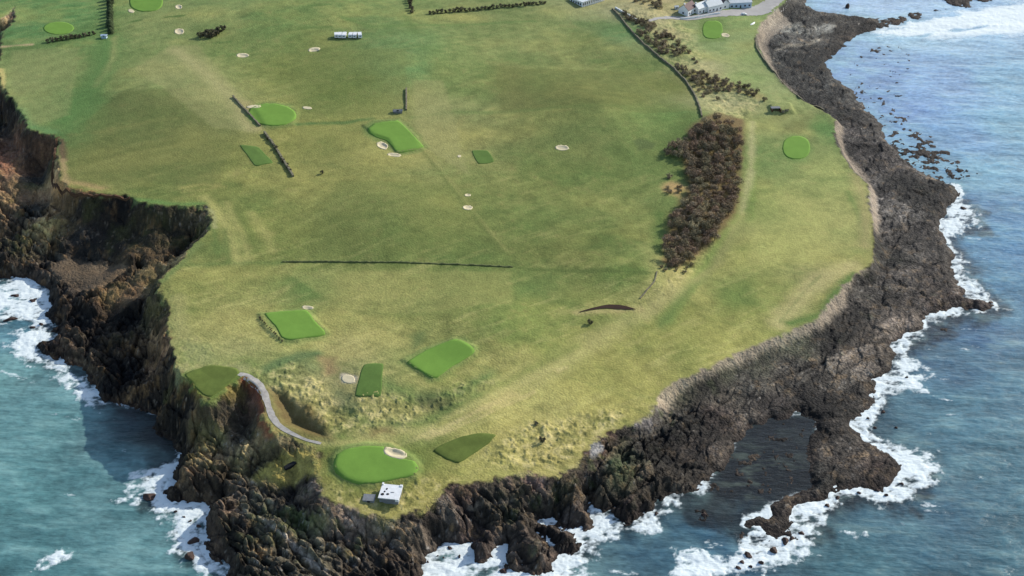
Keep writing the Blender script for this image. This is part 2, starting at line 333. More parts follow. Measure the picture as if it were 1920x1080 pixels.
# ------------------------------------------------------------------ colours of the turf and the rocks (what grows or lies there; ROCK also holds the shade of the western cove and cliffs)
GRASS = [(60,40,78,118,66),(110,30,80,122,66),(160,80,95,122,66),(30,150,120,134,78),(100,130,118,134,76),(150,190,84,118,60),(60,220,108,128,70),(130,245,84,114,60),(300,60,122,135,78),(330,140,128,138,80),(400,180,132,136,80),(250,200,102,112,62),
 (200,260,98,108,56),(300,240,98,108,58),(180,320,110,116,60),(330,290,108,115,60),(420,230,116,122,70),(440,310,104,114,56),(300,350,104,114,58),(380,370,118,124,62),(440,80,112,126,68),(420,30,116,134,76),(520,40,100,124,66),(560,130,108,118,58),(600,90,110,122,62),
 (650,170,104,118,56),(560,260,112,118,58),(620,250,110,120,58),(590,330,114,120,62),(700,50,96,120,66),(760,80,100,126,72),(770,130,98,128,72),(820,200,128,134,80),(830,130,112,126,68),(900,80,116,128,72),(950,150,104,118,60),(1000,60,118,130,74),
 (1080,180,96,106,54),(1150,180,98,108,54),(1100,80,108,120,64),(1180,120,104,116,60),(1250,160,100,112,54),(1280,230,92,124,60),(1220,220,98,122,62),(1100,270,104,116,62),(1040,330,108,118,60),(1150,330,102,116,58),(1220,300,96,116,58),(1230,400,92,112,56),
 (1150,450,92,108,52),(1000,430,98,112,56),(900,380,108,116,60),(850,300,124,128,72),(800,260,132,132,76),(760,370,112,120,62),(650,420,106,114,58),(550,430,112,120,60),(450,430,122,128,64),(420,470,104,116,60),(500,470,102,114,56),(700,470,94,110,54),(900,470,94,108,54),
 (1050,480,98,108,54),(1180,520,90,114,52),(1000,540,100,114,58),(900,560,116,122,62),(800,540,134,136,72),(700,540,130,134,72),(580,540,98,118,60),(450,530,124,128,68),(360,560,116,122,62),(340,620,128,132,76),(420,600,138,136,78),(450,660,148,144,90),(400,690,140,140,84),
 (650,600,138,138,76),(700,640,142,140,80),(640,660,148,142,86),(560,660,128,132,72),(760,600,126,130,68),(900,640,124,128,66),(950,620,120,126,62),(1000,600,128,132,66),(940,680,142,140,78),(1100,640,124,128,64),(1050,660,130,134,68),(1150,700,128,130,66),(1000,700,136,136,74),
 (850,740,120,126,64),(760,740,116,120,66),(800,780,136,134,76),(700,790,146,142,86),(620,800,138,132,80),(560,720,150,146,92),(520,715,132,136,82),(650,720,140,134,88),(900,800,124,130,66),(950,770,150,146,84),(850,800,148,144,82),(1020,740,146,144,82),(960,830,146,138,78),(1000,850,152,142,80),
 (1080,800,148,140,78),(1180,760,140,136,72),(1220,720,130,130,66),(900,860,140,136,74),(840,880,128,130,66),(800,850,98,112,54),(610,860,90,104,48),(640,920,118,116,58),(700,925,136,130,68),(780,930,142,134,68),(560,860,130,124,62),(520,880,134,126,62),(600,840,112,116,60),
 (1200,640,128,132,66),(1300,600,124,130,64),(1300,660,122,128,64),(1400,600,118,126,62),(1380,550,104,120,58),(1450,560,122,130,66),(1500,580,130,132,72),(1520,520,140,138,82),(1580,480,138,138,76),(1450,470,144,148,78),(1500,400,146,148,82),(1400,480,140,144,74),(1320,560,138,138,74),
 (1270,530,156,150,92),(1350,470,148,146,84),(1380,430,140,140,82),(1420,400,110,128,62),(1450,300,106,126,68),(1550,330,132,140,78),(1600,400,138,140,80),(1620,450,134,134,76),(1440,240,120,130,74),(1540,240,88,120,62),(1500,210,122,126,74),(1480,240,112,116,66),
 (1400,100,126,140,84),(1350,80,124,142,88),(1400,150,124,142,82),(1300,100,124,138,86),(1280,50,122,138,84),(1380,40,116,138,78),(1250,60,150,146,104),(1200,30,152,148,108),(1230,10,158,148,104),(1320,130,150,148,104),(1380,200,150,150,108),(1340,200,144,146,100),(1300,160,140,136,88),
 (1430,170,138,146,92),(1460,165,136,146,92),(1500,195,128,140,84),(-150,100,110,128,70),(600,-100,100,124,66),(1400,-50,140,140,95),(390,725,84,104,40),(420,710,84,106,44),(1170,60,96,126,74)]
ROCK = [(10,20,120,110,92),(20,220,52,46,40),(60,260,50,46,38),(30,310,150,104,74),(10,330,150,100,70),(50,330,120,90,62),(20,380,118,92,68),(10,400,130,105,74),(70,300,72,64,48),(80,360,62,64,56),(70,410,56,62,58),(110,380,170,140,96),(110,420,130,106,66),(100,450,120,108,56),(60,470,62,58,44),(30,470,40,38,34),
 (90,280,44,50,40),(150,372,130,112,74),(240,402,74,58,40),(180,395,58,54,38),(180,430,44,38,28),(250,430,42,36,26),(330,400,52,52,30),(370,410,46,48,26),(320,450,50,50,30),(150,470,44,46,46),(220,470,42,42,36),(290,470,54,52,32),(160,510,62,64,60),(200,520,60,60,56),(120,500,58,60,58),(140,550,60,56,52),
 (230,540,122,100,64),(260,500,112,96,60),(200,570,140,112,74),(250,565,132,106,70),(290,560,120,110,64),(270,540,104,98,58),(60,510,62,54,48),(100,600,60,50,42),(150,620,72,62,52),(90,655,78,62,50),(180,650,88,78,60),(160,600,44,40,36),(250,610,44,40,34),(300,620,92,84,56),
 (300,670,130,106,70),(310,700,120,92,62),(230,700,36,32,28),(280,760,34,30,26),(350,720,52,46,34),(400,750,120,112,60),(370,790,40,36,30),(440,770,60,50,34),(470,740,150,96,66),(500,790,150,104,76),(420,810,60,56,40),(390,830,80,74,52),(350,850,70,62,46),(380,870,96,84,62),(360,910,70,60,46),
 (450,840,74,66,46),(500,870,168,148,78),(540,875,176,156,82),(575,870,150,140,72),(460,880,120,104,60),(440,920,62,54,44),(400,970,98,82,68),(420,980,118,98,80),(390,1010,84,68,54),(400,1040,66,54,44),(450,1000,64,56,44),(500,970,98,92,74),(500,1030,58,54,38),(560,1000,70,66,44),(530,1050,56,52,38),(590,940,84,72,56),(600,960,104,88,74),
 (620,1000,96,82,66),(660,980,112,92,76),(600,1050,70,66,46),(700,1000,106,88,72),(680,1050,70,62,50),(750,1010,96,84,66),(740,1060,74,60,48),(790,980,84,72,60),(820,930,96,70,56),(830,970,78,70,58),(870,940,104,78,64),(920,950,84,80,60),(880,990,84,66,58),(940,920,122,98,80),(990,920,112,84,72),
 (980,950,84,74,58),(1020,1010,96,80,66),(1050,1020,92,74,62),(1050,930,66,60,44),(1080,960,84,70,58),(1040,900,96,76,60),(1110,850,98,62,50),(1130,830,90,60,48),(1110,880,64,54,44),(1170,860,88,100,60),(1160,880,80,96,52),(1200,890,84,72,56),(1190,950,86,66,56),(1210,830,70,66,52),
 (1200,790,116,110,104),(1260,800,52,50,42),(1300,780,56,54,44),(1350,740,110,98,80),(1300,830,90,76,64),(1250,890,104,92,72),(1340,770,104,84,72),(1280,730,108,110,74),(1350,700,92,98,62),(1330,730,58,58,44),(1420,680,74,78,54),(1400,720,84,80,68),(1500,640,92,98,66),(1550,620,70,70,58),
 (1480,700,88,82,70),(1450,750,62,54,48),(1560,700,74,68,58),(1520,740,56,50,44),(1600,660,104,92,78),(1640,620,110,96,80),(1690,590,122,106,90),(1620,580,70,64,56),(1580,600,96,90,78),(1620,540,78,74,66),(1700,520,92,84,76),(1750,530,84,72,64),(1780,560,70,56,50),(1660,480,60,60,52),
 (1700,440,84,78,72),(1750,420,74,66,60),(1700,390,98,94,88),(1760,370,60,54,50),(1660,360,96,92,88),(1720,350,56,54,48),(1600,240,100,92,88),(1640,280,84,76,72),(1600,200,76,74,70),(1560,170,70,72,68),(1620,240,60,58,56),(1520,140,66,68,64),(1500,110,48,52,48),(1480,70,90,92,88),(1490,45,104,108,100),
 (1540,50,120,120,112),(1570,50,64,58,46),(1600,60,66,54,42),(1530,90,44,46,42),(1560,110,46,46,42),(1640,790,60,58,52),(1570,830,76,68,58),(1600,870,70,62,54),(1650,880,84,62,52),(1540,800,56,50,44),(1540,880,56,56,50),(1440,970,66,58,50),(1500,935,60,50,44),(1740,20,70,52,40),(1290,965,66,60,56),
 (1810,575,64,46,40),(1420,1040,66,46,42)]
def cmap(tab, X, Y, zf, p, eps):
    pts = []
    for t in tab:
        x, y = zf(t[0], t[1]); pts.append((float(x), float(y)))
    vals = np.array([lin(t[2:5]) for t in tab])
    return idw(pts, vals, X, Y, p, eps)
wx = fbm(GX, GY, 35, 3, 90) * 10; wy = fbm(GX, GY, 35, 3, 95) * 14
gm = de > -2
colr = np.zeros(GX.shape + (3,), F32)
colr[gm] = cmap(GRASS, (GX + wx)[gm], (GY + wy)[gm], on_plat, 3.5, 8.0)
rkm = (de <= 3)
rcol = np.zeros_like(colr)
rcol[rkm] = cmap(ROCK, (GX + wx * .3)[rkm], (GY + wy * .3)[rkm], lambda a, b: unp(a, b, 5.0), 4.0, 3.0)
# mottling of the turf
m1 = fbm(GX, GY, 22, 4, 101, .6, 0, 1.6); m2 = fbm(GX, GY, 6, 4, 105, .65); m3 = fbm(GX, GY, 55, 3, 109, .5, .5, 2.0)
yel = np.array(lin((158,150,80))); grn = np.array(lin((80,118,56))); brn = np.array(lin((112,100,62)))
def mix(c, t, k): return c + (t - c) * k[..., None]
KM = .62
colr = mix(colr, yel, np.clip(m1 * .8 + m3 * .5, 0, .7) * KM)
colr = mix(colr, grn, np.clip(-m1 * .8 - m2 * .25 - m3 * .2 - .02, 0, .6) * KM)
colr = mix(colr, brn, np.clip(m2 * .7 - .1, 0, .4) * .8)
fl = fbm(GX, GY, 3.0, 4, 115, .6, math.radians(35), 6.0); fl2 = fbm(GX, GY, 2.4, 4, 117, .6, math.radians(-20), 7.0)
colr = mix(colr, np.array(lin((164,158,96))), np.clip(fl * 1.1 - .12, 0, .5) * (.25 + .45 * sm(GV, 420, 620)))
colr = mix(colr, np.array(lin((84,100,48))), np.clip(fl2 * 1.1 - .15, 0, .5) * (.28 + .3 * sm(GV, 420, 620)))
mow = np.sin((GX * math.cos(.25) + GY * math.sin(.25)) / 2.6 + wob * .8) * sm(fbm(GX, GY, 70, 2, 141), -.1, .3) + np.sin((GX * math.sin(.9) - GY * math.cos(.9)) / 2.2 + wob * .8) * sm(fbm(GX, GY, 60, 2, 143), 0, .35)
colr *= (1 + .05 * mow * (1 - tus))[..., None]
colr *= (1 + .12 * m1 + .05 * fl)[..., None]
colr *= (1 + .26 * m2 + .12 * fbm(GX, GY, 1.8, 2, 111))[..., None]
# rough tussock ground: straw and dark olive mixed
tn = fbm(GX, GY, 2.6, 4, 121, .7)
colr = mix(colr, np.array(lin((190,176,120))), np.clip(tn * 1.4 + .08, 0, .9) * tus * .85)
colr = mix(colr, np.array(lin((70,76,42))), np.clip(-tn * 1.5, 0, .8) * tus * .8)

def paint(pts, rgb, soft, k=1.0, line=None, tgt=None, rgh=1.0, z=None):
    """a strip (line = half width in m) or an area of another ground colour"""
    pw = pl_plat(pts) if z is None else pl_z(pts, z)
    xs = [p[0] for p in pw]; ys = [p[1] for p in pw]; mg = soft + (line or 0) + 5
    b = (GX > min(xs) - mg) & (GX < max(xs) + mg) & (GY > min(ys) - mg) & (GY < max(ys) + mg)
    X, Y = GX[b], GY[b]
    if line is None: d = sdist(pw, X, Y)
    else: d = line - dist(pw, X, Y, False)
    d = d + (wob2[b] * .8 + wob[b] * .8) * rgh * min(1.5, soft)
    m = sm(d, -soft, soft) * k * (1 + .25 * m2[b])
    t = rcol if tgt == 'rock' else colr
    t[b] = t[b] + (np.array(lin(rgb)) - t[b]) * np.clip(m, 0, 1)[..., None]
# mown or worn strips and patches, plus painted shade in the path hollow
for pts, rgb, soft, kk, lw in [
 ([(330,95),(400,150),(440,190),(470,240)], (158,154,102), 6, .7, 4), ([(455,195),(480,240)], (158,146,98), 5, .6, 4),
 ([(205,75),(190,140),(160,180),(120,230)], (84,118,60), 7, .7, 6), ([(215,70),(212,110),(180,160)], (140,144,86), 3, .5, 2),
 ([(140,320),(250,290),(340,272)], (136,136,74), 3, .6, 2), ([(170,300),(240,284),(330,268)], (92,100,50), 3, .4, 2),
 ([(180,250),(270,232),(330,222)], (130,130,72), 3, .4, 1.5),
 ([(385,370),(412,400),(430,440),(446,490)], (164,160,92), 3.0, .5, 2.4), ([(425,380),(450,430),(465,480)], (160,156,90), 3.0, .42, 1.8),
 ([(470,400),(500,440),(512,470)], (160,156,90), 3.4, .42, 1.8), ([(440,390),(470,440),(480,470)], (98,112,54), 2, .5, 1.2),
 ([(400,420),(408,480)], (92,112,56), 2, .5, 1.4), ([(422,430),(428,490)], (94,112,56), 2, .5, 1.4),
 ([(340,350),(380,344),(420,350)], (146,142,78), 2, .5, 1.2), ([(345,358),(400,352)], (144,140,78), 2, .4, 1),
 ([(0,93),(60,90),(130,76)], (84,108,56), 3, .7, 2.5), ([(0,88),(60,84)], (168,150,110), 1.5, .7, 1.2),
 ([(560,232),(650,230),(700,222)], (86,110,56), 2.2, .7, 1.6), ([(770,220),(850,210),(980,208),(1300,208)], (92,116,58), 2.5, .4, 2),
 ([(790,270),(830,320),(870,375),(950,470)], (140,138,80), 1.5, .28, .6), ([(786,276),(826,326),(866,381),(946,476)], (88,100,50), 1.5, .4, .6),
 ([(640,30),(700,50),(800,45),(1000,40)], (88,116,58), 3, .5, 2), ([(580,10),(620,8)], (80,106,52), 2, .6, 1.5),
 ([(560,52),(620,48)], (82,106,52), 2, .5, 1.5), ([(312,33),(345,30)], (80,106,50), 1.5, .7, 1.2), ([(240,42),(265,38)], (80,108,52), 1.5, .7, 1.2),
 ([(400,82),(430,78)], (84,108,54), 1.5, .6, 1.2), ([(760,30),(780,60)], (84,108,54), 4, .5, 3),
 ([(310,500),(400,494),(530,492)], (88,108,54), 2.5, .5, 1.5), ([(960,500),(1130,506),(1210,510)], (84,100,48), 1.6, .6, 1.2),
 ([(1250,600),(1340,470),(1400,390),(1412,300)], (116,136,66), 3, .6, 2.5), ([(1240,610),(1350,480),(1410,380)], (98,116,58), 3, .6, 2),
 ([(1410,230),(1408,320),(1390,400)], (162,158,110), 2.5, .5, 1.8),
 ([(1210,590),(1340,500),(1395,400)], (154,148,92), 3, .4, 2),
 ([(680,832),(740,822),(860,776),(960,722),(1040,690),(1090,655),(1180,600),(1260,540)], (168,160,102), 6, .36, 4.5), ([(760,826),(880,780),(980,728),(1060,690)], (182,168,112), 1.5, .4, 1.0), ([(800,822),(900,784),(1000,736)], (178,164,108), 1.2, .4, .6), ([(740,838),(860,790),(940,748)], (176,164,108), 1.2, .35, .8), ([(780,800),(900,740),(1000,690),(1080,650)], (110,120,58), 3, .5, 2),
 ([(820,800),(940,745),(1040,700)], (124,128,64), 2, .5, 1), ([(880,780),(960,740)], (164,152,96), 2.5, .5, 2),
 ([(720,720),(780,745),(860,740),(920,700)], (84,108,56), 5, .6, 3), ([(800,750),(830,760)], (66,74,46), 5, .6, 4), ([(650,770),(700,800),(800,790),(900,740)], (92,112,58), 3, .4, 2),
 ([(500,690),(540,672),(590,662)], (84,104,62), 2.5, .7, 2.5), ([(560,668),(590,690)], (92,108,66), 4, .5, 3),
 ([(1460,606),(1500,560),(1540,520),(1600,500)], (166,156,104), 4, .45, 5), ([(1462,604),(1500,555),(1540,515)], (104,116,66), 1.0, .35, .5), ([(1480,606),(1540,590),(1560,555),(1600,515)], (88,110,54), 2.5, .8, 2),
 ([(1590,360),(1610,400),(1620,440)], (98,118,60), 2, .6, 1.5), ([(1605,330),(1622,380),(1622,460)], (152,142,92), 4, .5, 3),
 ([(1416,76),(1432,112),(1462,152),(1500,186)], (90,104,66), 1.6, .7, 1.2), ([(1310,140),(1420,180)], (140,130,80), 4, .4, 5),
 ([(330,700),(400,700),(450,690)], (150,148,100), 4, .5, 3), ([(335,560),(340,620),(380,670)], (150,146,92), 3, .3, 3), ([(300,530),(330,505),(372,458)], (108,122,66), 2.2, .7, 1.6),
 ([(385,385),(400,400),(403,425)], (150,150,96), 1.5, .8, 1.0), ([(240,372),(320,382),(380,382)], (92,122,62), 3, .7, 2),
 ([(42,205),(60,238),(100,248)], (96,130,74), 3, .8, 2.5), ([(2,130),(8,172)], (178,166,100), 1.6, .8, 1.2),
 ([(128,340),(160,345),(190,352)], (150,130,84), 3, .6, 2), ([(116,262),(120,300)], (98,84,60), 1.6, .7, 1.6), ([(118,300),(124,345)], (150,130,90), 1.6, .6, 1.4),
 ([(1085,586),(1140,582),(1200,578)], (158,148,94), 2.5, .6, 1.6), ([(1180,560),(1230,530),(1250,505)], (150,150,86), 2.0, .5, 1.6),
 ([(600,832),(700,832),(780,812)], (142,140,82), 2.5, .7, 2), ([(760,830),(800,870)], (92,108,52), 4, .5, 4),
 ([(1440,90),(1400,110)], (120,142,82), 6, .4, 5), ([(1255,270),(1300,215)], (80,104,50), 6, .5, 6), ([(1238,400),(1236,470)], (80,108,50), 4, .5, 3),
]: paint(pts, rgb, soft, min(1, kk * 1.4), lw)
for pts, rgb, soft, kk in [
 ([(598,668),(628,670),(632,700),(610,706)], (130,106,74), 2.5, .65), ([(640,702),(662,706),(666,718),(646,714)], (196,182,168), 1.5, .9),
 ([(620,720),(650,735),(668,745),(670,770),(640,765),(622,745)], (76,90,62), 2.5, .7), ([(548,520),(620,515),(625,550),(548,560)], (88,112,56), 6, .6),
 ([(1190,266),(1200,262),(1215,262),(1232,270),(1225,280),(1195,282)], (76,92,54), 1.5, .9), ([(960,525),(1010,530),(1020,550),(970,555)], (88,112,56), 6, .5),
 ([(760,580),(800,560),(900,560),(900,590)], (106,118,60), 8, .4), ([(775,625),(800,618),(796,640),(774,655)], (80,100,56), 3, .7),
 ([(890,600),(930,590),(940,620),(900,630)], (96,114,56), 5, .5), ([(1340,550),(1400,540),(1410,570),(1350,580)], (92,114,54), 6, .6),
 ([(930,120),(980,120),(990,200),(940,210)], (118,110,66), 12, .4), ([(1260,340),(1240,345),(1245,360),(1275,370),(1290,350)], (168,140,92), 3, .8),
 ([(1290,240),(1345,212),(1396,225),(1392,300),(1382,400),(1330,460),(1270,500),(1244,490),(1250,420),(1290,350),(1280,290)], (104,84,58), 3, .85),
 ([(595,838),(628,842),(622,880),(640,900),(700,918),(760,905),(790,885),(790,865),(760,840),(820,830),(830,870),(770,915),(700,935),(640,920),(604,890)], (96,106,48), 3, .6),
 ([(340,700),(395,684),(440,690),(448,704),(395,745),(378,742)], (84,104,42), 2, .85),
 ([(1530,215),(1560,215),(1560,245),(1520,240)], (86,118,58), 4, .6), ([(1485,225),(1510,222),(1512,240),(1488,242)], (108,112,62), 3, .7),
 ([(500,722),(535,735),(578,765),(615,800),(624,826),(600,824),(558,812),(522,796),(512,765)], (84,66,42), 3.5, .75), ([(690,804),(728,798),(740,812),(700,818)], (80,58,38), 2.5, .6), ([(462,716),(478,730),(490,750),(496,772),(484,770),(470,745)], (140,84,56), 1.5, .8),  # first patch puts the shade of the hollow into the turf colour
 ([(350,640),(395,650),(412,668),(395,682),(350,680)], (110,122,74), 3, .5),
]: paint(pts, rgb, soft, kk)

for p_, c_, k_ in [([(930,125),(1290,140),(1312,208),(1180,210),(940,208)], (96,104,52), .45), ([(775,150),(830,150),(850,215),(880,330),(800,280),(776,230)], (142,142,88), .5),
 ([(230,170),(340,165),(455,250),(400,345),(130,338),(122,255)], (98,106,56), .45), ([(320,85),(370,85),(490,235),(480,250),(400,240),(250,130)], (140,140,88), .45), ([(20,95),(150,90),(130,215),(60,235),(20,180)], (132,138,84), .4),
 ([(120,250),(175,90),(210,88),(190,190),(150,250)], (86,116,60), .5), ([(530,508),(960,510),(960,570),(760,590),(620,560)], (146,144,82), .35), ([(555,240),(690,232),(690,300),(560,330)], (122,124,66), .35), ([(530,100),(760,90),(765,215),(560,225)], (108,118,60), .35),
 ([(1000,215),(1300,212),(1250,330),(1010,320)], (104,118,60), .3), ([(640,340),(860,350),(900,480),(560,480)], (100,112,56), .35), ([(1420,360),(1600,380),(1610,470),(1400,500)], (156,156,90), .35)]: paint(p_, c_, 2.0, k_, rgh=.8)
GREENS_FR = [[(620,872),(628,850),(650,836),(685,830),(728,832),(770,850),(788,864),(790,884),(775,897),(740,905),(700,913),(668,914),(640,902),(624,888)], [(488,588),(540,577),(580,578),(598,602),(618,627),(592,638),(545,645),(522,638),(506,612)],
 [(754,679),(795,652),(845,632),(868,632),(897,652),(893,668),(854,692),(820,714),(805,714),(782,698)], [(680,240),(700,226),(750,220),(768,238),(790,258),(803,277),(782,288),(745,293),(728,278),(700,262),(684,254)],
 [(458,215),(480,194),(510,190),(545,195),(564,215),(545,236),(510,242),(475,236)], [(75,53),(110,37),(145,53),(110,70)], [(1310,35),(1360,35),(1362,78),(1310,78)], [(1460,277),(1475,252),(1510,252),(1526,277),(1510,304),(1475,304)]]
for p_ in GREENS_FR: paint(p_, (98,122,62), 2.5, .7)
# rocks: grain, joints, weed; tall dry tops are paler, wet feet darker
bn = bl; rn = fbm(GX, GY, 2.2, 4, 131, .65); rn2 = fbm(GX, GY, 12, 4, 135)
grey_ = rcol.mean(-1, keepdims=True) * np.array([1.06, .99, .93]); rcol = rcol + (grey_ - rcol) * .35
rcol = rcol * (1 + (-.65 + .55 * D1 + .50 * D2 + .45 * D3 - .1) * (1 - .6 * sof))[..., None] * np.where(smo > .5, 1, .92)[..., None]
jt = (1 - .75 * sof) * np.maximum(np.maximum(1 - sm(J1, 0, .12), .9 * (1 - sm(J2, 0, .16))), .55 * (1 - sm(J3, 0, .22)))
rcol = mix(rcol, rcol * .28, jt * (1 - smo))
rv = fbm(GX, GY, 4.5, 5, 501, .7); rv2 = fbm(GX, GY, 8, 4, 511, .65); rv3 = fbm(GX, GY, 1.3, 3, 521, .7)
rcol = mix(rcol, np.array(lin((150,124,88))) * .8, np.clip(rv * 1.3 - .22, 0, .55) * (1 - smo))
rcol = mix(rcol, np.array(lin((84,100,52))) * .8, np.clip(rv2 * 1.5 - .42, 0, .4) * sm(GU, 380, 480) * (1 - smo) * sm(GH, 2, 4.5))
rcol = mix(rcol, np.array(lin((30,26,22))), np.clip(-rv * 1.4 - .12, 0, .6) * (1 - smo))
rcol = mix(rcol, np.array(lin((150,146,140))), np.clip(rv3 * 1.3 - .45, 0, .5) * (1 - smo))
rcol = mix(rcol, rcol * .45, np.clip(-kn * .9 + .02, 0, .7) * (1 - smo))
rcol = rcol * (1 + .5 * rn * (1 - .6 * smo) + .18 * rn2)[..., None]
tufty = np.clip(rn2 * 1.3 - .12, 0, .6) * sm(GH, 4.5, 9) * (1 - smo) * np.where(GV > 780, .55, .45)
rcol = mix(rcol, np.array(lin((96,104,50))), tufty)
wet = (1 - sm(GH, .2, 1.6)) * (de < 0)
rcol = mix(rcol, np.array(lin((44,34,28))), wet * .75)
bar = np.array(lin((164,148,126)))
rcol = mix(rcol, rcol * .4 + bar * .6 * (1 + .25 * rn)[..., None], smo * np.where(GU > 700, .95, .35))
paint([(1104,842),(1122,836),(1132,842),(1118,862),(1108,866)], (142,142,142), 1, .95, tgt='rock', z=7)
paint([(462,716),(480,730),(494,752),(498,780),(512,800)], (150,84,54), 2, .9, 2.2, tgt='rock', z=20)
paint([(1525,48),(1548,42),(1566,44),(1560,56),(1535,62)], (176,176,166), 2, .85, tgt='rock', z=3)
paint([(1455,90),(1480,82),(1520,78),(1535,68)], (150,142,124), 1.6, .8, 1.4, tgt='rock', z=4)
paint([(1530,72),(1600,80),(1640,84)], (140,130,116), .9, .7, .5, tgt='rock', z=2)
paint([(880,950),(960,935)], (146,134,118), .9, .7, .5, tgt='rock', z=8)
paint([(490,976),(560,1030),(620,1085)], (150,140,128), .8, .6, .6, tgt='rock', z=7)
paint([(240,370),(160,368),(110,352),(96,335)], (168,138,98), 2, .75, 2.0, tgt='rock', z=22)
paint([(1190,800),(1215,790)], (158,152,150), 1.2, .8, 1.5, tgt='rock', z=7.5)
paint([(490,856),(540,846),(590,850),(604,872),(600,892),(560,890),(520,892),(486,880),(470,866)], (176,162,86), 2.5, .85, tgt='rock', z=15, rgh=2.0)
paint([(350,745),(400,750),(440,742),(470,752),(430,772),(380,775)], (128,116,60), 2.5, .7, tgt='rock', z=13, rgh=2.0)
eg = np.maximum(sm(de + wob2 * 1.2, -1.2, 1.0), .8 * sm(de + 7 * fbm(GX, GY, 5, 4, 541, .6) , -1.5, 1.0) * (de > -7) * (GU < 1190))
lum = (colr * np.array([.3, .6, .1])).sum(-1, keepdims=True)
colr = (colr + (lum - colr) * .08) * 1.03 * np.array([.965, 1.015, .99])
gry2 = rcol.mean(-1, keepdims=True) * np.array([1.03, 1.0, .96]); rcol = rcol + (gry2 - rcol) * (.18 * sm(GU, 1150, 1350))[..., None]
spk = fbm(GX, GY, 1.7, 4, 531, .75); big = fbm(GX, GY, 26, 4, 551, .55); rcol = rcol * np.clip(1 + (1.3 * big + .9 * (D1 - .5)) * (1 - .8 * smo) * (1 - .5 * sof), .4, 1.9)[..., None]
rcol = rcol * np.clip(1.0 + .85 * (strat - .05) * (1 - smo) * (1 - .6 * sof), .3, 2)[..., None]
rcol = rcol * np.clip(1 + .8 * spk * (1 - .6 * smo) * (1 - .5 * sof), .25, 2.2)[..., None]
rcol = rcol * (1.18 + (.74 - 1.18) * sm(GU, 900, 1300))[..., None] * (1 + (.5 + .35 * (GV > 480)) * smo * (GU > 1000))[..., None] * np.array([1.03, .99, .93])
rcol = rcol * (1 + (np.array([1.12, .98, .82]) - 1) * (1 - sm(GU, 350, 480))[..., None])
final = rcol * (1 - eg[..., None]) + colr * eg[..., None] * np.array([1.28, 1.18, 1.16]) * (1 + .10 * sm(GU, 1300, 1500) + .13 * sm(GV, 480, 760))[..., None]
final = np.clip(final, .003, .9)
ALB = .78
final = final * ALB

# ------------------------------------------------------------------ material helpers
def mat(name, rgb=(.5,.5,.5), rough=.8, attr=None, noise=None, bump=None, spec=.3):
    m = bpy.data.materials.new(name); m.use_nodes = True; t = m.node_tree; b = t.nodes['Principled BSDF']
    b.inputs['Roughness'].default_value = rough; b.inputs['Specular IOR Level'].default_value = spec
    if attr:
        src = t.nodes.new('ShaderNodeAttribute'); src.attribute_name = attr; out = src.outputs['Color']
    else:
        src = t.nodes.new('ShaderNodeRGB'); src.outputs[0].default_value = (*rgb, 1); out = src.outputs[0]
    tc = t.nodes.new('ShaderNodeTexCoord'); crd = tc.outputs['Object']
    if noise:                                     # list of (scale, amount, detail)
        for s, amt, det in noise:
            n = t.nodes.new('ShaderNodeTexNoise'); n.inputs['Scale'].default_value = s; n.inputs['Detail'].default_value = det
            n.inputs['Roughness'].default_value = .65
            t.links.new(crd, n.inputs['Vector'])
            mr = t.nodes.new('ShaderNodeMapRange'); mr.inputs[1].default_value = .3; mr.inputs[2].default_value = .7
            mr.inputs[3].default_value = 1 - amt; mr.inputs[4].default_value = 1 + amt
            t.links.new(n.outputs['Fac'], mr.inputs[0])
            v = t.nodes.new('ShaderNodeVectorMath'); v.operation = 'SCALE'
            t.links.new(out, v.inputs[0]); t.links.new(mr.outputs[0], v.inputs['Scale']); out = v.outputs[0]
    t.links.new(out, b.inputs['Base Color'])
    if bump:
        s, dst, det = bump
        n = t.nodes.new('ShaderNodeTexNoise'); n.inputs['Scale'].default_value = s; n.inputs['Detail'].default_value = det
        t.links.new(crd, n.inputs['Vector'])
        bp = t.nodes.new('ShaderNodeBump'); bp.inputs['Distance'].default_value = dst; bp.inputs['Strength'].default_value = 1
        t.links.new(n.outputs['Fac'], bp.inputs['Height']); t.links.new(bp.outputs[0], b.inputs['Normal'])
    return m
M_TURF = mat('turf', attr='cover', noise=[(.9, .18, 5), (.22, .10, 4)], bump=(1.1, .35, 4), rough=.95, spec=.1)
M_ROCK = mat('shore_rock', attr='cover', noise=[(.7, .30, 6), (2.0, .2, 3)], bump=(.9, 1.1, 6), rough=.85, spec=.25)

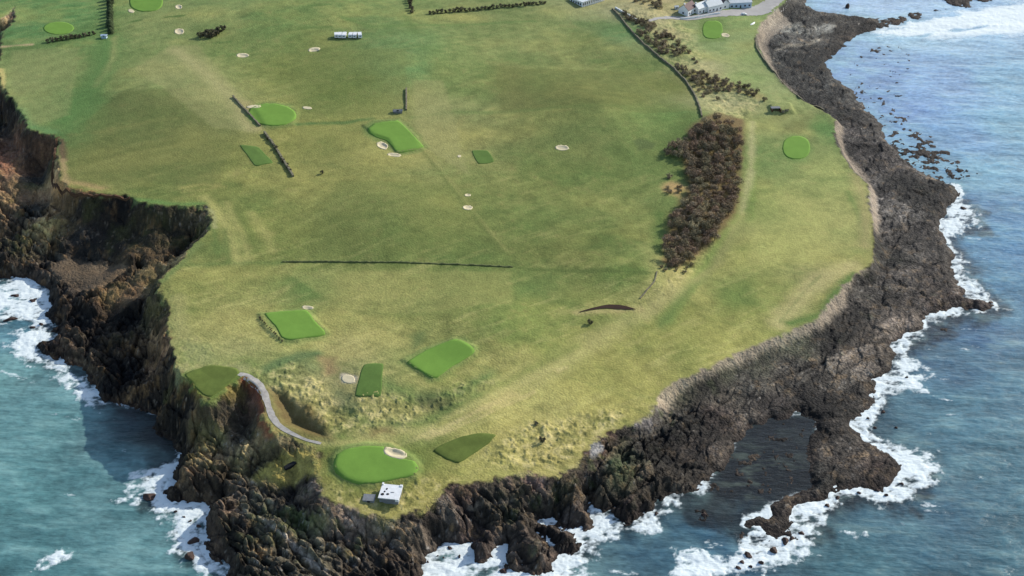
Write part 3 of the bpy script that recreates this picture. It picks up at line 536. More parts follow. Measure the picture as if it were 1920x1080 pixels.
def tag(o, label=None, cat=None, group=None, kind=None):
    if label: o['label'] = label
    if cat: o['category'] = cat
    if group: o['group'] = group
    if kind: o['kind'] = kind
    return o
def add(name, me, parent=None, m=None):
    o = bpy.data.objects.new(name, me); C.objects.link(o)
    if m is not None and not me.materials: me.materials.append(m)
    if parent is not None: o.parent = parent
    return o
def sheet(name, X, Y, Z, col, fmask, m, extra=None, smooth=True):
    R, Cn = X.shape
    idx = np.arange(R * Cn).reshape(R, Cn)
    q = np.stack([idx[1:, :-1], idx[1:, 1:], idx[:-1, 1:], idx[:-1, :-1]], -1)[fmask]
    used = np.zeros(R * Cn, bool); used[q.ravel()] = True
    rem = np.cumsum(used) - 1; q = rem[q]
    V = np.stack([X.ravel(), Y.ravel(), Z.ravel()], 1)[used]
    me = bpy.data.meshes.new(name); me.vertices.add(len(V)); me.vertices.foreach_set('co', V.astype(F32).ravel())
    me.loops.add(len(q) * 4); me.loops.foreach_set('vertex_index', q.astype(np.int32).ravel())
    me.polygons.add(len(q)); me.polygons.foreach_set('loop_start', np.arange(0, len(q) * 4, 4, dtype=np.int32))
    me.polygons.foreach_set('loop_total', np.full(len(q), 4, np.int32))
    me.polygons.foreach_set('use_smooth', np.full(len(q), smooth))
    me.update(calc_edges=True)
    if col is not None:
        a = me.color_attributes.new('cover', 'FLOAT_COLOR', 'POINT')
        c4 = np.ones((len(V), 4), F32); c4[:, :3] = col.reshape(-1, 3)[used]; a.data.foreach_set('color', c4.ravel())
    for k_, v_ in (extra or {}).items():
        a = me.attributes.new(k_, 'FLOAT', 'POINT'); a.data.foreach_set('value', v_.ravel()[used].astype(F32))
    return add(name, me, None, m)
def fm(v): return (v[:-1, :-1] + v[1:, :-1] + v[:-1, 1:] + v[1:, 1:]) / 4
fe = fm(de); fh = fm(GH)
above = fh > -3.5
fs = fm(smo)
g = sheet('ground', GX, GY, GH, final, (fe > -.4) & above, M_TURF); tag(g, kind='structure')
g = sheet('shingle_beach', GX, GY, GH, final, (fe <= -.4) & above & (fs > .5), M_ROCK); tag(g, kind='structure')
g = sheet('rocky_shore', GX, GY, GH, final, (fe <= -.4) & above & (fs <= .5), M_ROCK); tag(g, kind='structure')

# ------------------------------------------------------------------ sea
SEA = [(0,700,96,144,146),(100,800,84,132,136),(50,900,84,134,138),(50,1050,74,122,128),(250,1000,78,124,130),(200,870,78,126,132),(20,640,60,112,134),(150,740,92,140,146),(240,800,58,78,84),(250,770,60,72,70),(290,820,66,74,66),
 (1900,1040,74,124,142),(1700,1000,68,118,140),(1600,1060,74,126,142),(1900,850,78,130,150),(1800,760,84,136,158),(1780,680,74,122,156),(1900,700,88,138,162),(1820,620,72,116,156),(1900,560,88,146,184),(1860,450,84,142,188),(1820,400,80,128,170),
 (1880,320,118,170,200),(1800,250,116,162,206),(1700,200,116,154,206),(1780,150,126,164,208),(1900,160,124,174,204),(1900,240,120,172,198),(1620,140,124,158,208),(1600,15,164,192,226),(1560,8,150,182,222),(1700,60,160,196,222),
 (1350,1000,58,104,136),(1300,1010,74,122,146),(1400,960,56,92,112),(1420,850,66,76,70),(1380,900,54,58,50),(1440,900,54,60,54),(1460,820,56,62,58),(1400,930,52,54,46),(1340,940,54,58,52),(1500,880,52,56,50),(1000,1150,120,160,165),(1700,950,66,112,140),(1720,650,68,104,134)]
seac = cmap(SEA, GX + wx * .6, GY + wy * .6, lambda a, b: unp(a, b, 0), 3.5, 8.0)  # water tones also hold painted reflections: blue far right, dark western cove patch
FOAM = [
 [(-60,560),(-20,535),(10,528),(35,520),(75,524),(97,540),(104,575),(100,600),(94,635),(74,645),(72,665),(108,678),(150,694),(176,730),(210,756),(180,764),(150,735),(118,708),(80,690),(40,665),(20,640),(30,622),(64,622),(60,604),(20,596),(-40,600)],
 [(364,852),(345,860),(335,888),(325,935),(352,944),(400,934),(408,945),(388,966),(386,1000),(390,1042),(432,1062),(426,1080),(360,1078),(338,1046),(322,1012),(330,985),(296,962),(256,946),(217,938),(238,908),(288,890),(312,866)],
 [(780,1090),(786,1061),(804,1038),(840,1013),(910,996),(960,1010),(1005,972),(1050,980),(1106,986),(1098,930),(1106,920),(1120,955),(1150,962),(1180,985),(1232,950),(1236,930),(1270,922),(1250,948),(1228,985),(1180,998),(1140,1012),(1100,1040),(1095,1090),(1000,1140),(780,1150)],
 [(1628,706),(1680,702),(1750,702),(1748,708),(1690,722),(1665,745),(1655,775),(1630,800),(1650,822),(1690,848),(1740,850),(1752,880),(1744,915),(1700,935),(1650,945),(1615,932),(1582,940),(1556,965),(1535,1005),(1500,1030),(1470,1046),(1430,1078),(1260,1085),(1265,1045),(1330,1036),(1386,1040),(1405,1000),(1478,1004),(1500,950),(1545,935),(1566,911),(1640,918),(1690,890),(1650,850),(1620,825),(1592,793),(1614,778),(1640,745)],
 [(1786,350),(1800,356),(1808,385),(1830,398),(1806,425),(1770,452),(1764,436),(1764,410),(1784,390)],
 [(1784,472),(1800,478),(1812,492),(1800,496),(1798,528),(1784,505)],
 [(1806,530),(1828,532),(1846,550),(1862,562),(1858,575),(1800,582),(1752,590),(1734,612),(1716,638),(1692,650),(1680,640),(1730,600),(1742,585),(1800,566),(1840,566),(1812,552)],
 [(1670,645),(1700,652),(1720,672),(1738,688),(1712,696),(1690,702),(1672,695),(1682,668)],
 [(1710,718),(1740,725),(1748,742),(1716,738)],
 [(1640,62),(1700,48),(1760,36),(1840,24),(1990,0),(1990,50),(1900,52),(1820,48),(1740,58),(1690,66)],
 [(1560,1000),(1610,990),(1640,1000),(1600,1004)],
 [(80,1050),(115,1030),(125,1042),(95,1062)],
]
shd = -dsr
fo = np.zeros_like(GX)
fn1 = fbm(GX, GY, 11, 5, 201, .6); fn2 = fbm(GX, GY, 2.5, 4, 205, .6)
for p in FOAM:
    d = sdist(pl_z(p, 0.0), GX, GY)
    fo = np.maximum(fo, sm(d + fn1 * 7.5 + fn2 * 5.0, -4.5, 3.5))
LAG = pl_z([(1300,985),(1330,930),(1348,885),(1372,845),(1402,800),(1450,780),(1530,776),(1530,880),(1520,915),(1450,940),(1400,960),(1340,990)], 0)
lag = sm(sdist(LAG, GX, GY), -4, 4)
COVE = pl_z([(205,748),(290,775),(345,835),(300,850),(230,830),(200,790)], 0)
cov = sm(sdist(COVE, GX, GY), -4, 4)
fringe = (1 - sm(shd + fn1 * 3.5 + fn2 * 1.2, .4, 3.4)) * (shd > -6) * (1 - lag) * (1 - .85 * cov)
fringe = fringe * sm(fbm(GX, GY, 30, 3, 215) + np.where((GU > 1000) & (GV < 330), -.75, .05), -.3, .1)
fo = np.maximum(fo, fringe)
# loose streaks and whitecaps
st = fbm(GX, GY, 5, 5, 221, .62, math.radians(-8), 3.4)
near = np.exp(-np.maximum(shd, 0) / 26)
fo = np.maximum(fo, sm(st + near * .42 * (1 - lag) * np.where(GV < 330, -.2, 1), .52, .90) * .7)
fo = np.maximum(fo, sm(st * 1.0 + fbm(GX, GY, 60, 2, 225) * .25, .62, .9) * .42 * (1 - lag) * (GV > 500))
SURF = pl_z([(1640,62),(1700,48),(1760,36),(1840,24),(1990,0),(1990,60),(1900,56),(1740,66)], 0)
surf = np.exp(-np.maximum(0, -sdist(SURF, GX, GY)) / 16) * (GU > 1560)
fo = np.maximum(fo, surf * sm(fbm(GX, GY, 9, 4, 231, .6, math.radians(20), 3) + surf * .8, .1, .8) * .9)
lace = fbm(GX, GY, 2.6, 4, 271, .65, math.radians(10), 2.0); lace2 = fbm(GX, GY, 9, 4, 275, .6)
fo = fo * np.clip(1.02 - 1.0 * np.clip(lace * 1.3 + lace2 * .8 + .02, 0, 1) * (GV > 100), 0, 1.1)
# shallow rocks seen under the water darken its colour
shal = np.clip(sm(GH, -2.6, -.5), 0, 1) * (GH < .6)
sw = fbm(GX, GY, 14, 4, 241, .55, math.radians(4), 3.2); sw2 = fbm(GX, GY, 4.0, 4, 245, .6, math.radians(-6), 2.6)
aer = np.clip(near * 1.0 * (fn1 * .9 + .42), 0, .75) * (1 - lag) * (1 - cov) * (shd > -4)
seac = mix(seac, np.array(lin((150,196,200))), aer * .62)
dk = np.array(lin((34,36,36)))
seac = mix(seac, dk, shal * .8 * np.where(GV < 345, .14, 1))
sw3 = fbm(GX, GY, 7, 4, 281, .6, math.radians(-4), 5.0, True)
seac = seac * (1.04 + .34 * sw + .40 * sw2 + .16 * sw3 + .2 * fbm(GX, GY, 1.6, 2, 261))[..., None]
seac = mix(seac, np.array(lin((150,188,186))), np.clip(sw2 * .8 + sw * .4 + sw3 * .3 - .15, 0, .6) * .6 * (1 - lag))
seac = mix(seac, np.array(lin((150,150,135))), np.clip(sw2 - .28, 0, .5) * sm(GU, 1500, 1700) * .5)
lgn = fbm(GX, GY, 5, 4, 251, .6, 0, 2.4)
seac = mix(seac, np.array(lin((120,134,120))), np.clip(lgn * 1.5 - .05, 0, .5) * lag * np.exp(-((GU - 1425) / 75) ** 2 - ((GV - 855) / 60) ** 2) * 1.3)
seac = mix(seac, np.array(lin((30,30,22))), np.clip(-lgn * 1.2 - .05, 0, .6) * lag)
sl_ = seac.mean(-1, keepdims=True); seac = seac + (sl_ - seac) * .10
seaz = (sw * .6 + sw2 * .25 + sw3 * .22) * (1 - .8 * lag) * (1 - .5 * near) + fo * (fn2 * .35 + .15)
outf = (GV < -200) | (GU < -260) | (GU > 2200) | (GV > 1250)
seaz = np.where(outf, 0, seaz)
ms = bpy.data.materials.new('sea_water'); ms.use_nodes = True; t = ms.node_tree; b = t.nodes['Principled BSDF']
at = t.nodes.new('ShaderNodeAttribute'); at.attribute_name = 'cover'
af = t.nodes.new('ShaderNodeAttribute'); af.attribute_name = 'foam'
tc = t.nodes.new('ShaderNodeTexCoord')
n1 = t.nodes.new('ShaderNodeTexNoise'); n1.inputs['Scale'].default_value = .8; n1.inputs['Detail'].default_value = 6; n1.inputs['Roughness'].default_value = .7
t.links.new(tc.outputs['Object'], n1.inputs['Vector'])
ad = t.nodes.new('ShaderNodeMath'); ad.operation = 'MULTIPLY_ADD'; ad.inputs[1].default_value = .9; ad.inputs[2].default_value = -.45
t.links.new(n1.outputs['Fac'], ad.inputs[0])
a2 = t.nodes.new('ShaderNodeMath'); a2.operation = 'ADD'; t.links.new(ad.outputs[0], a2.inputs[0]); t.links.new(af.outputs['Fac'], a2.inputs[1])
rp = t.nodes.new('ShaderNodeMapRange'); rp.interpolation_type = 'SMOOTHSTEP'; rp.inputs[1].default_value = .22; rp.inputs[2].default_value = .90
t.links.new(a2.outputs[0], rp.inputs[0])
mp = t.nodes.new('ShaderNodeMapping'); mp.inputs['Scale'].default_value = (.22, .6, 1); mp.inputs['Rotation'].default_value = (0, 0, math.radians(8)); t.links.new(tc.outputs['Object'], mp.inputs[0])
n2 = t.nodes.new('ShaderNodeTexNoise'); n2.inputs['Scale'].default_value = 1.0; n2.inputs['Detail'].default_value = 5; n2.inputs['Roughness'].default_value = .6
t.links.new(mp.outputs[0], n2.inputs['Vector'])
mr = t.nodes.new('ShaderNodeMapRange'); mr.inputs[1].default_value = .3; mr.inputs[2].default_value = .7; mr.inputs[3].default_value = .82; mr.inputs[4].default_value = 1.18
t.links.new(n2.outputs['Fac'], mr.inputs[0])
vs = t.nodes.new('ShaderNodeVectorMath'); vs.operation = 'SCALE'; t.links.new(at.outputs['Color'], vs.inputs[0]); t.links.new(mr.outputs[0], vs.inputs['Scale'])
mx = t.nodes.new('ShaderNodeMix'); mx.data_type = 'RGBA'; mx.inputs[7].default_value = (.66, .72, .71, 1)
t.links.new(rp.outputs[0], mx.inputs[0]); t.links.new(vs.outputs[0], mx.inputs[6]); t.links.new(mx.outputs[2], b.inputs['Base Color'])
rr = t.nodes.new('ShaderNodeMapRange'); rr.inputs[3].default_value = .22; rr.inputs[4].default_value = .9
t.links.new(rp.outputs[0], rr.inputs[0]); t.links.new(rr.outputs[0], b.inputs['Roughness'])
b.inputs['IOR'].default_value = 1.33
bp = t.nodes.new('ShaderNodeBump'); bp.inputs['Distance'].default_value = .5; bp.inputs['Strength'].default_value = .8
t.links.new(n2.outputs['Fac'], bp.inputs['Height']); t.links.new(bp.outputs[0], b.inputs['Normal'])
s = sheet('sea', GX, GY, seaz, np.clip(seac * np.array([.64, .64, .61]) * np.array([1, .99, .96]) * (1.0 - .12 * sm(GU, 700, 1200) + .22 * (1 - sm(GU, 300, 700)))[..., None] * (1 + .32 * (1 - sm(GV, 250, 520)) * (GU > 1000))[..., None], .003, .9), fh < 2.5, ms, {'foam': fo}); tag(s, kind='structure')

# ------------------------------------------------------------------ things on the ground
M = {}
M['green'] = mat('putting_green', tuple(lin((106,140,60)) * .90), noise=[(.10, .07, 2), (1.5, .05, 3)], rough=.9, spec=.1)
M['tee'] = mat('tee_turf', tuple(lin((92,118,58)) * .82), noise=[(.15, .10, 3), (1.5, .08, 3)], rough=.95, spec=.1)
M['sand'] = mat('bunker_sand', tuple(lin((206,194,160)) * .85), noise=[(.5, .10, 4)], rough=.95, spec=.1)
M['dyke'] = mat('turf_dyke', tuple(lin((92,100,60)) * .8), noise=[(.6, .35, 6)], rough=.95)
M['stone'] = mat('wall_stone', tuple(lin((120,114,92)) * .85), noise=[(.8, .35, 6)], rough=.9)
M['earth'] = mat('bare_earth', tuple(lin((96,70,48)) * .7), noise=[(.5, .3, 5)], rough=.95)
M['earthd'] = mat('dark_earth', tuple(lin((58,38,26)) * .7), noise=[(.5, .3, 5)], rough=.95)
M['tee2'] = mat('cliff_tee_turf', tuple(lin((98,112,54)) * .78), noise=[(.12, .22, 4), (1.5, .10, 3)], rough=.95, spec=.1)
M['path'] = mat('worn_path', tuple(lin((186,180,170)) * .72), noise=[(.5, .3, 6)], rough=.9)
M['road'] = mat('pale_tarmac', tuple(lin((182,178,172)) * .72), noise=[(.2, .1, 4)], rough=.9)
M['white'] = mat('white_render', (.72, .73, .72), noise=[(.6, .06, 4)], rough=.7)
M['whitep'] = mat('white_paint', (.66, .67, .66), noise=[(.7, .12, 5)], rough=.45)
M['slate'] = mat('dark_slate', (.07, .06, .065), noise=[(1.2, .25, 4)], rough=.6)
M['maroon'] = mat('maroon_roof', (.11, .06, .06), noise=[(1.2, .2, 4)], rough=.7)
M['proof'] = mat('pale_roof', (.55, .58, .58), noise=[(.8, .1, 4)], rough=.6)
M['glass'] = mat('window_glass', (.03, .035, .045), rough=.15, spec=.5)
M['black'] = mat('dark_opening', (.012, .012, .013), rough=.9, noise=[(2, .2, 2)])
M['grey'] = mat('grey_concrete', (.16, .17, .18), noise=[(.8, .2, 5)], rough=.85)
M['rubber'] = mat('tyre', (.02, .02, .02), rough=.8, noise=[(3, .1, 2)])
M['bluewall'] = mat('pale_blue_board', (.42, .52, .60), noise=[(.8, .08, 3)], rough=.6)
M['rockd'] = mat('sea_rock', tuple(lin((70,52,44)) * .8), noise=[(.6, .35, 6), (2, .2, 3)], bump=(1, .5, 5), rough=.75)
M['bark'] = mat('bare_bark', (.055, .045, .035), noise=[(1, .3, 3)], rough=.9)
def leafmat(name, rgb, k=.35):
    m = mat(name, rgb, rough=.9, spec=.1); t = m.node_tree; b = t.nodes['Principled BSDF']
    src = b.inputs['Base Color'].links[0].from_socket
    oi = t.nodes.new('ShaderNodeObjectInfo'); mr = t.nodes.new('ShaderNodeMapRange'); mr.inputs[3].default_value = 1 - k; mr.inputs[4].default_value = 1 + k
    g1 = t.nodes.new('ShaderNodeNewGeometry'); m2_ = t.nodes.new('ShaderNodeMapRange'); m2_.inputs[3].default_value = .6; m2_.inputs[4].default_value = 1.4
    t.links.new(oi.outputs['Random'], mr.inputs[0]); t.links.new(g1.outputs['Random Per Island'], m2_.inputs[0])
    mm = t.nodes.new('ShaderNodeMath'); mm.operation = 'MULTIPLY'; t.links.new(mr.outputs[0], mm.inputs[0]); t.links.new(m2_.outputs[0], mm.inputs[1])
    v = t.nodes.new('ShaderNodeVectorMath'); v.operation = 'SCALE'; t.links.new(src, v.inputs[0]); t.links.new(mm.outputs[0], v.inputs['Scale'])
    t.links.new(v.outputs[0], b.inputs['Base Color'])
    return m
M['twig'] = leafmat('brown_twigs', (.22, .170, .108))
M['twig2'] = leafmat('red_brown_twigs', (.23, .160, .105))
M['gorse'] = leafmat('olive_gorse', (.24, .20, .115))
M['ever'] = leafmat('dark_evergreen', (.05, .07, .03))
M['hedge'] = leafmat('hedge_leaf', (.11, .10, .06))

def meshof(name, V, Fc, smooth=False):
    me = bpy.data.meshes.new(name); me.from_pydata([tuple(v) for v in V], [], Fc); me.update()
    if smooth: me.polygons.foreach_set('use_smooth', [True] * len(me.polygons))
    return me
def resample(pts, n):
    P = np.array(pts, float); N = len(P); out = []
    per = [np.linalg.norm(P[(i + 1) % N] - P[i]) for i in range(N)]; tot = sum(per)
    for i in range(N):
        k = max(1, int(round(n * per[i] / tot))); p0, p1, p2, p3 = P[i - 1], P[i], P[(i + 1) % N], P[(i + 2) % N]
        for j in range(k):
            t = j / k
            q = .5 * (2 * p1 + (p2 - p0) * t + (2 * p0 - 5 * p1 + 4 * p2 - p3) * t * t + (3 * p1 - p0 - 3 * p2 + p3) * t ** 3)
            out.append(.5 * q + .5 * (p1 + (p2 - p1) * t))
    return out
def patch(name, pts, m, lift=.16, rings=10, n=72, skirt=.3, dish=0, jit=.12):
    x, y, z = hit([p[0] for p in pts], [p[1] for p in pts])
    W = resample(list(zip(x, y)), n)
    c = np.mean(W, 0); V = [(c[0], c[1])]; Fc = []
    nn = len(W); rj = [1 + random.uniform(-jit, jit) * .12 for _ in W]
    for r in range(1, rings + 1):
        for i, p in enumerate(W): V.append(tuple(c + (np.array(p) - c) * (r / rings) * (rj[i] if r == rings else 1)))
    V = np.array(V); Z = hsample(V[:, 0], V[:, 1]) + lift
    if dish: 
        for r in range(0, rings + 1):
            sl = slice(0, 1) if r == 0 else slice(1 + (r - 1) * nn, 1 + r * nn)
            Z[sl] -= 0
    V3 = [(a_, b_, c_) for (a_, b_), c_ in zip(V, Z)]
    for i in range(nn): Fc.append((0, 1 + i, 1 + (i + 1) % nn))
    for r in range(rings - 1):
        for i in range(nn):
            a_ = 1 + r * nn + i; b_ = 1 + r * nn + (i + 1) % nn; Fc.append((a_, a_ + nn, b_ + nn, b_))
    base = len(V3); o0 = 1 + (rings - 1) * nn
    for i in range(nn): q = V3[o0 + i]; V3.append((q[0], q[1], q[2] - skirt))
    for i in range(nn): Fc.append((o0 + i, base + i, base + (i + 1) % nn, o0 + (i + 1) % nn))
    cc = Vector((float(c[0]), float(c[1]), float(Z[0])))
    V3 = [(v[0] - cc.x, v[1] - cc.y, v[2] - cc.z) for v in V3]
    # keep the winding upward
    me = meshof(name, V3, Fc, True)
    if me.polygons[0].normal.z < 0: me.flip_normals()
    o = add(name, me, None, m); o.location = cc; return o
def ell(cx, cy, rx, ry, rot=0, n=14, sq=1.0):
    r = []
    for i in range(n):
        a_ = 2 * math.pi * i / n; ca, sa = math.cos(a_), math.sin(a_)
        ca = math.copysign(abs(ca) ** sq, ca); sa = math.copysign(abs(sa) ** sq, sa)
        X, Y = rx * ca, ry * sa; q = math.radians(rot)
        r.append((cx + X * math.cos(q) - Y * math.sin(q), cy + X * math.sin(q) + Y * math.cos(q)))
    return r
GRP = 'mown putting greens of the golf course'
for pts, lab in [
 ([(625,872),(631,853),(650,842),(685,836),(720,838),(719,847),(736,858),(764,862),(779,866),(785,880),(775,891),(740,899),(705,906),(672,908),(645,898),(630,886)], 'large bright putting green beside the white hut at the tip of the headland'),
 ([(496,588),(540,583),(576,583),(590,602),(611,626),(590,632),(545,638),(528,633),(516,612)], 'bright four-cornered putting green with a small bunker at its top right corner'),
 ([(764,679),(800,656),(845,638),(864,638),(889,654),(887,664),(850,686),(820,708),(808,708),(788,696)], 'long slanting bright putting green up and right of the dark tee box'),
 ([(690,240),(704,231),(745,226),(762,240),(783,262),(795,276),(778,282),(745,287),(735,275),(724,264),(704,257),(692,250)], 'bright putting green with two bunkers cut into its lower left side'),
 (ell(510,215,46,21,3), 'oval putting green beside the slanting stone wall, bunkers at both ends'),
 (ell(110,53,29,12,0), 'small oval putting green in the corner field beside the conifer row'),
 (ell(274,3,32,19,0,14,.85), 'putting green at the top edge between the conifer row and the bush clump'),
 (ell(1336,56,19,17,0,14,.7), 'small squarish putting green just below the white village houses'),
 (ell(1493,277,26,22,0,14,.85), 'round putting green between the brown wood and the rocky eastern shore')]:
    tag(patch('putting_green', pts, M['green'], .10), lab, 'golf green', GRP)
GRP = 'tee boxes of darker mown grass'
for pts, lab in [
 ([(683,684),(718,682),(717,700),(714,742),(690,744),(666,743),(672,715)], 'dark green rectangular tee box left of the long slanting putting green'),
 ([(812,846),(832,832),(862,820),(900,812),(930,816),(918,830),(890,850),(860,868),(838,862)], 'dark green tee box on the slope right of the large headland green'),
 ([(450,273),(466,273),(484,276),(498,290),(512,305),(495,309),(478,311),(464,292)], 'small green tee box left of the scrubby end of the slanting wall'),
 ([(885,283),(914,283),(926,303),(897,307)], 'small dark tee box in the open field right of the two-bunker green'),
 ([(346,702),(395,685),(444,691),(448,704),(420,728),(396,744),(380,740)], 'green tee box on the cliff edge above the dark western rocks')]:
    tag(patch('tee_box', pts, M['tee2'] if ('cliff' in lab or 'slope' in lab) else M['tee'], .09, n=48), lab, 'tee box', GRP)
GRP = 'sand bunkers'
for (cx, cy, rx, ry, rot), lab in [
 ((741,850,23,9.5,15), 'largest sand bunker, biting into the top of the headland green'),
 ((717,273,11,6.5,20), 'round sand bunker at the left of the two below the green'),
 ((739,290.5,13,3.6,5), 'thin sand bunker under the lower edge of the two-bunker green'),
 ((577,577,11,3.4,5), 'small white bunker above the four-cornered green'),
 ((336,59,9,5.5,0), 'pale round bunker in the field left of the dark bush clump'),
 ((335,13,6.5,4,0), 'small white bunker right of the top edge green'),
 ((246,21,6,3,15), 'tiny white bunker at the foot of the top edge green'),
 ((455,104,12,4,0), 'flat pale bunker in the field below the dark bush clump'),
 ((589,93,11,4,-8), 'pale pinkish bunker left below the row of white caravans'),
 ((1054,277,13,5,3), 'oblong sand bunker alone in the wide field left of the wood'),
 ((877,366,6,2.4,0), 'upper of the two small bunkers in the middle of the field'),
 ((877,389.5,9.5,4.2,3), 'lower of the two small bunkers in the middle of the field'),
 ((476,200,14,2.8,-4), 'thin pale bunker touching the slanting stone wall'),
 ((576,202.5,9,2.4,5), 'thin pale bunker right of the oval green'),
 ((1360,66,8,3.6,12), 'small bunker right of the green below the houses'),
 ((861,293,3.4,2.2,0), 'tiny white sand patch left of the field tee box'),
 ((653,711,13,8,10), 'pale pinkish sandy scrape left of the dark rectangular tee')]:
    tag(patch('sand_bunker', ell(cx, cy, rx, ry, rot, 12, .9), M['sand'], .12, rings=5, n=30, jit=.6), lab, 'sand bunker', GRP)

def strip(name, pts, widths, m, lift=.12, jit=.0, thick=.4):
    xs, ys, _ = hit([p[0] for p in pts], [p[1] for p in pts]); P = []; Wd = []
    for i in range(len(xs) - 1):
        L = math.hypot(xs[i + 1] - xs[i], ys[i + 1] - ys[i]); k = max(2, int(L / 1.5))
        for j in range(k):
            t = j / k; P.append((xs[i] + (xs[i + 1] - xs[i]) * t, ys[i] + (ys[i + 1] - ys[i]) * t)); Wd.append(widths[i] + (widths[i + 1] - widths[i]) * t)
    P.append((xs[-1], ys[-1])); Wd.append(widths[-1]); P = np.array(P)
    for _ in range(3): P[1:-1] = (P[:-2] + 2 * P[1:-1] + P[2:]) / 4
    return P, Wd
def ribbon(name, pts, widths, m, lift=.12, thick=.5):
    P, Wd = strip(name, pts, widths, m); T = np.gradient(P, axis=0); T /= np.linalg.norm(T, axis=1)[:, None] + 1e-9; Nn = np.stack([-T[:, 1], T[:, 0]], 1)
    V = []; K = 5
    for i, p in enumerate(P):
        for j in range(K):
            q = p + Nn[i] * (j / (K - 1) - .5) * Wd[i] * (1 + random.uniform(-.14, .14)); V.append((q[0], q[1], float(hsample(q[0], q[1])) + lift))
        for j in (0, K - 1): V.append((V[-K if j == 0 else -2][0], V[-K if j == 0 else -2][1], V[-K if j == 0 else -2][2] - thick))
    S = K + 2; Fc = []
    for i in range(len(P) - 1):
        for j in range(K - 1): Fc.append((i * S + j, (i + 1) * S + j, (i + 1) * S + j + 1, i * S + j + 1))
    me = meshof(name, V, Fc, True)
    if me.polygons[0].normal.z < 0: me.flip_normals()
    return add(name, me, None, m)
def wall(name, pts, hgt, wid, m, jit=.25):
    P, Wd = strip(name, pts, [wid] * len(pts), m); T = np.gradient(P, axis=0); T /= np.linalg.norm(T, axis=1)[:, None] + 1e-9; Nn = np.stack([-T[:, 1], T[:, 0]], 1)
    c = P[len(P) // 2]; cz = float(hsample(c[0], c[1])); V = []; Fc = []
    for i, p in enumerate(P):
        p = p + Nn[i] * random.uniform(-.1, .1); z = float(hsample(p[0], p[1])); hh = hgt * (1 + random.uniform(-jit, jit))
        for s_, zz in ((-.5, -1.0), (-.42, hh), (.42, hh * .97), (.5, -1.0)):
            q = p + Nn[i] * s_ * wid; V.append((q[0] - c[0], q[1] - c[1], z + zz - cz))
    for i in range(len(P) - 1):
        for j in range(3): Fc.append((i * 4 + j, (i + 1) * 4 + j, (i + 1) * 4 + j + 1, i * 4 + j + 1))
    Fc += [(0, 1, 2, 3), tuple((len(P) - 1) * 4 + k for k in (3, 2, 1, 0))]
    me = meshof(name, V, Fc)
    import bmesh
    bm = bmesh.new(); bm.from_mesh(me); bmesh.ops.recalc_face_normals(bm, faces=bm.faces); bm.to_mesh(me); bm.free()
    o = add(name, me, None, m); o.location = (c[0], c[1], cz); return o
W1 = [(1148,18),(1162,32),(1180,55),(1205,82),(1235,108),(1262,128),(1285,152),(1303,180),(1311,200),(1316,220)]
tag(wall('stone_wall', W1, 1.3, 1.0, M['stone']), 'long curving stone wall running down to the brown wood', 'stone wall', 'field walls')
tag(wall('stone_wall', [(530,491),(600,491),(700,492),(800,494),(900,498),(962,501)], .5, .8, M['dyke'], .45), 'straight low turf-covered wall crossing the middle of the wide field', 'stone wall', 'field walls')
tag(wall('stone_wall', [(437,182),(460,207),(488,237)], 1.2, 1.0, M['stone']), 'slanting dark wall beside the oval putting green', 'stone wall', 'field walls')
tag(wall('stone_wall', [(496,250),(515,275),(532,303),(550,332)], 1.5, 1.2, M['stone']), 'broken wall overgrown with scrub below the oval green', 'stone wall', 'field walls')
tag(wall('stone_wall', [(762,167),(762,186),(762,207)], 1.1, 1.0, M['stone']), 'short straight wall above the two-bunker green', 'stone wall', 'field walls')
tag(wall('stone_wall', [(1154,16),(1172,26),(1195,40)], 1.2, 1.2, M['proof']), 'short pale wall beside the top end of the curving wall', 'stone wall', 'field walls')
tag(wall('stone_wall', [(1417,72),(1418,90),(1432,112),(1450,136),(1466,154),(1500,186),(1530,200),(1545,208)], 1.0, .9, M['stone']), 'low wall along the grass edge above the eastern shore', 'stone wall', 'field walls')
tag(wall('stone_wall', [(1200,560),(1228,528),(1232,510)], .5, .6, M['stone']), 'low kerb of stones below the brown wood', 'stone wall', 'field walls')
tag(ribbon('earth_bank', [(1086,586),(1108,580),(1135,576),(1152,575),(1168,577),(1192,581)], [.3,1.2,2.6,3.4,3.0,.3], M['earthd'], .3), 'small brown eroded bank in the grass below the wood', 'earth bank')
tag(wall('earth_bank', [(106,262),(103,290),(99,318),(97,342),(110,353),(132,361),(165,367),(205,368),(243,371)], .9, 1.3, M['earth'], .4), 'dark earth bank bending along the western cliff top', 'earth bank')
tag(ribbon('path', [(448,701),(468,708),(486,722),(498,742),(504,765),(512,786),(524,800),(548,814),(575,826),(602,832)], [2.0,3.6,3.8,3.0,2.6,2.8,2.4,1.7,1.3,1.2], M['path'], .12), kind='structure')
tag(ribbon('road', [(1215,40),(1235,34),(1262,33),(1290,35),(1330,29),(1372,24),(1420,22),(1450,8),(1470,-12),(1490,-40)], [3,3.5,5,7,8,14,17,17,14,12], M['road'], .14), kind='structure')

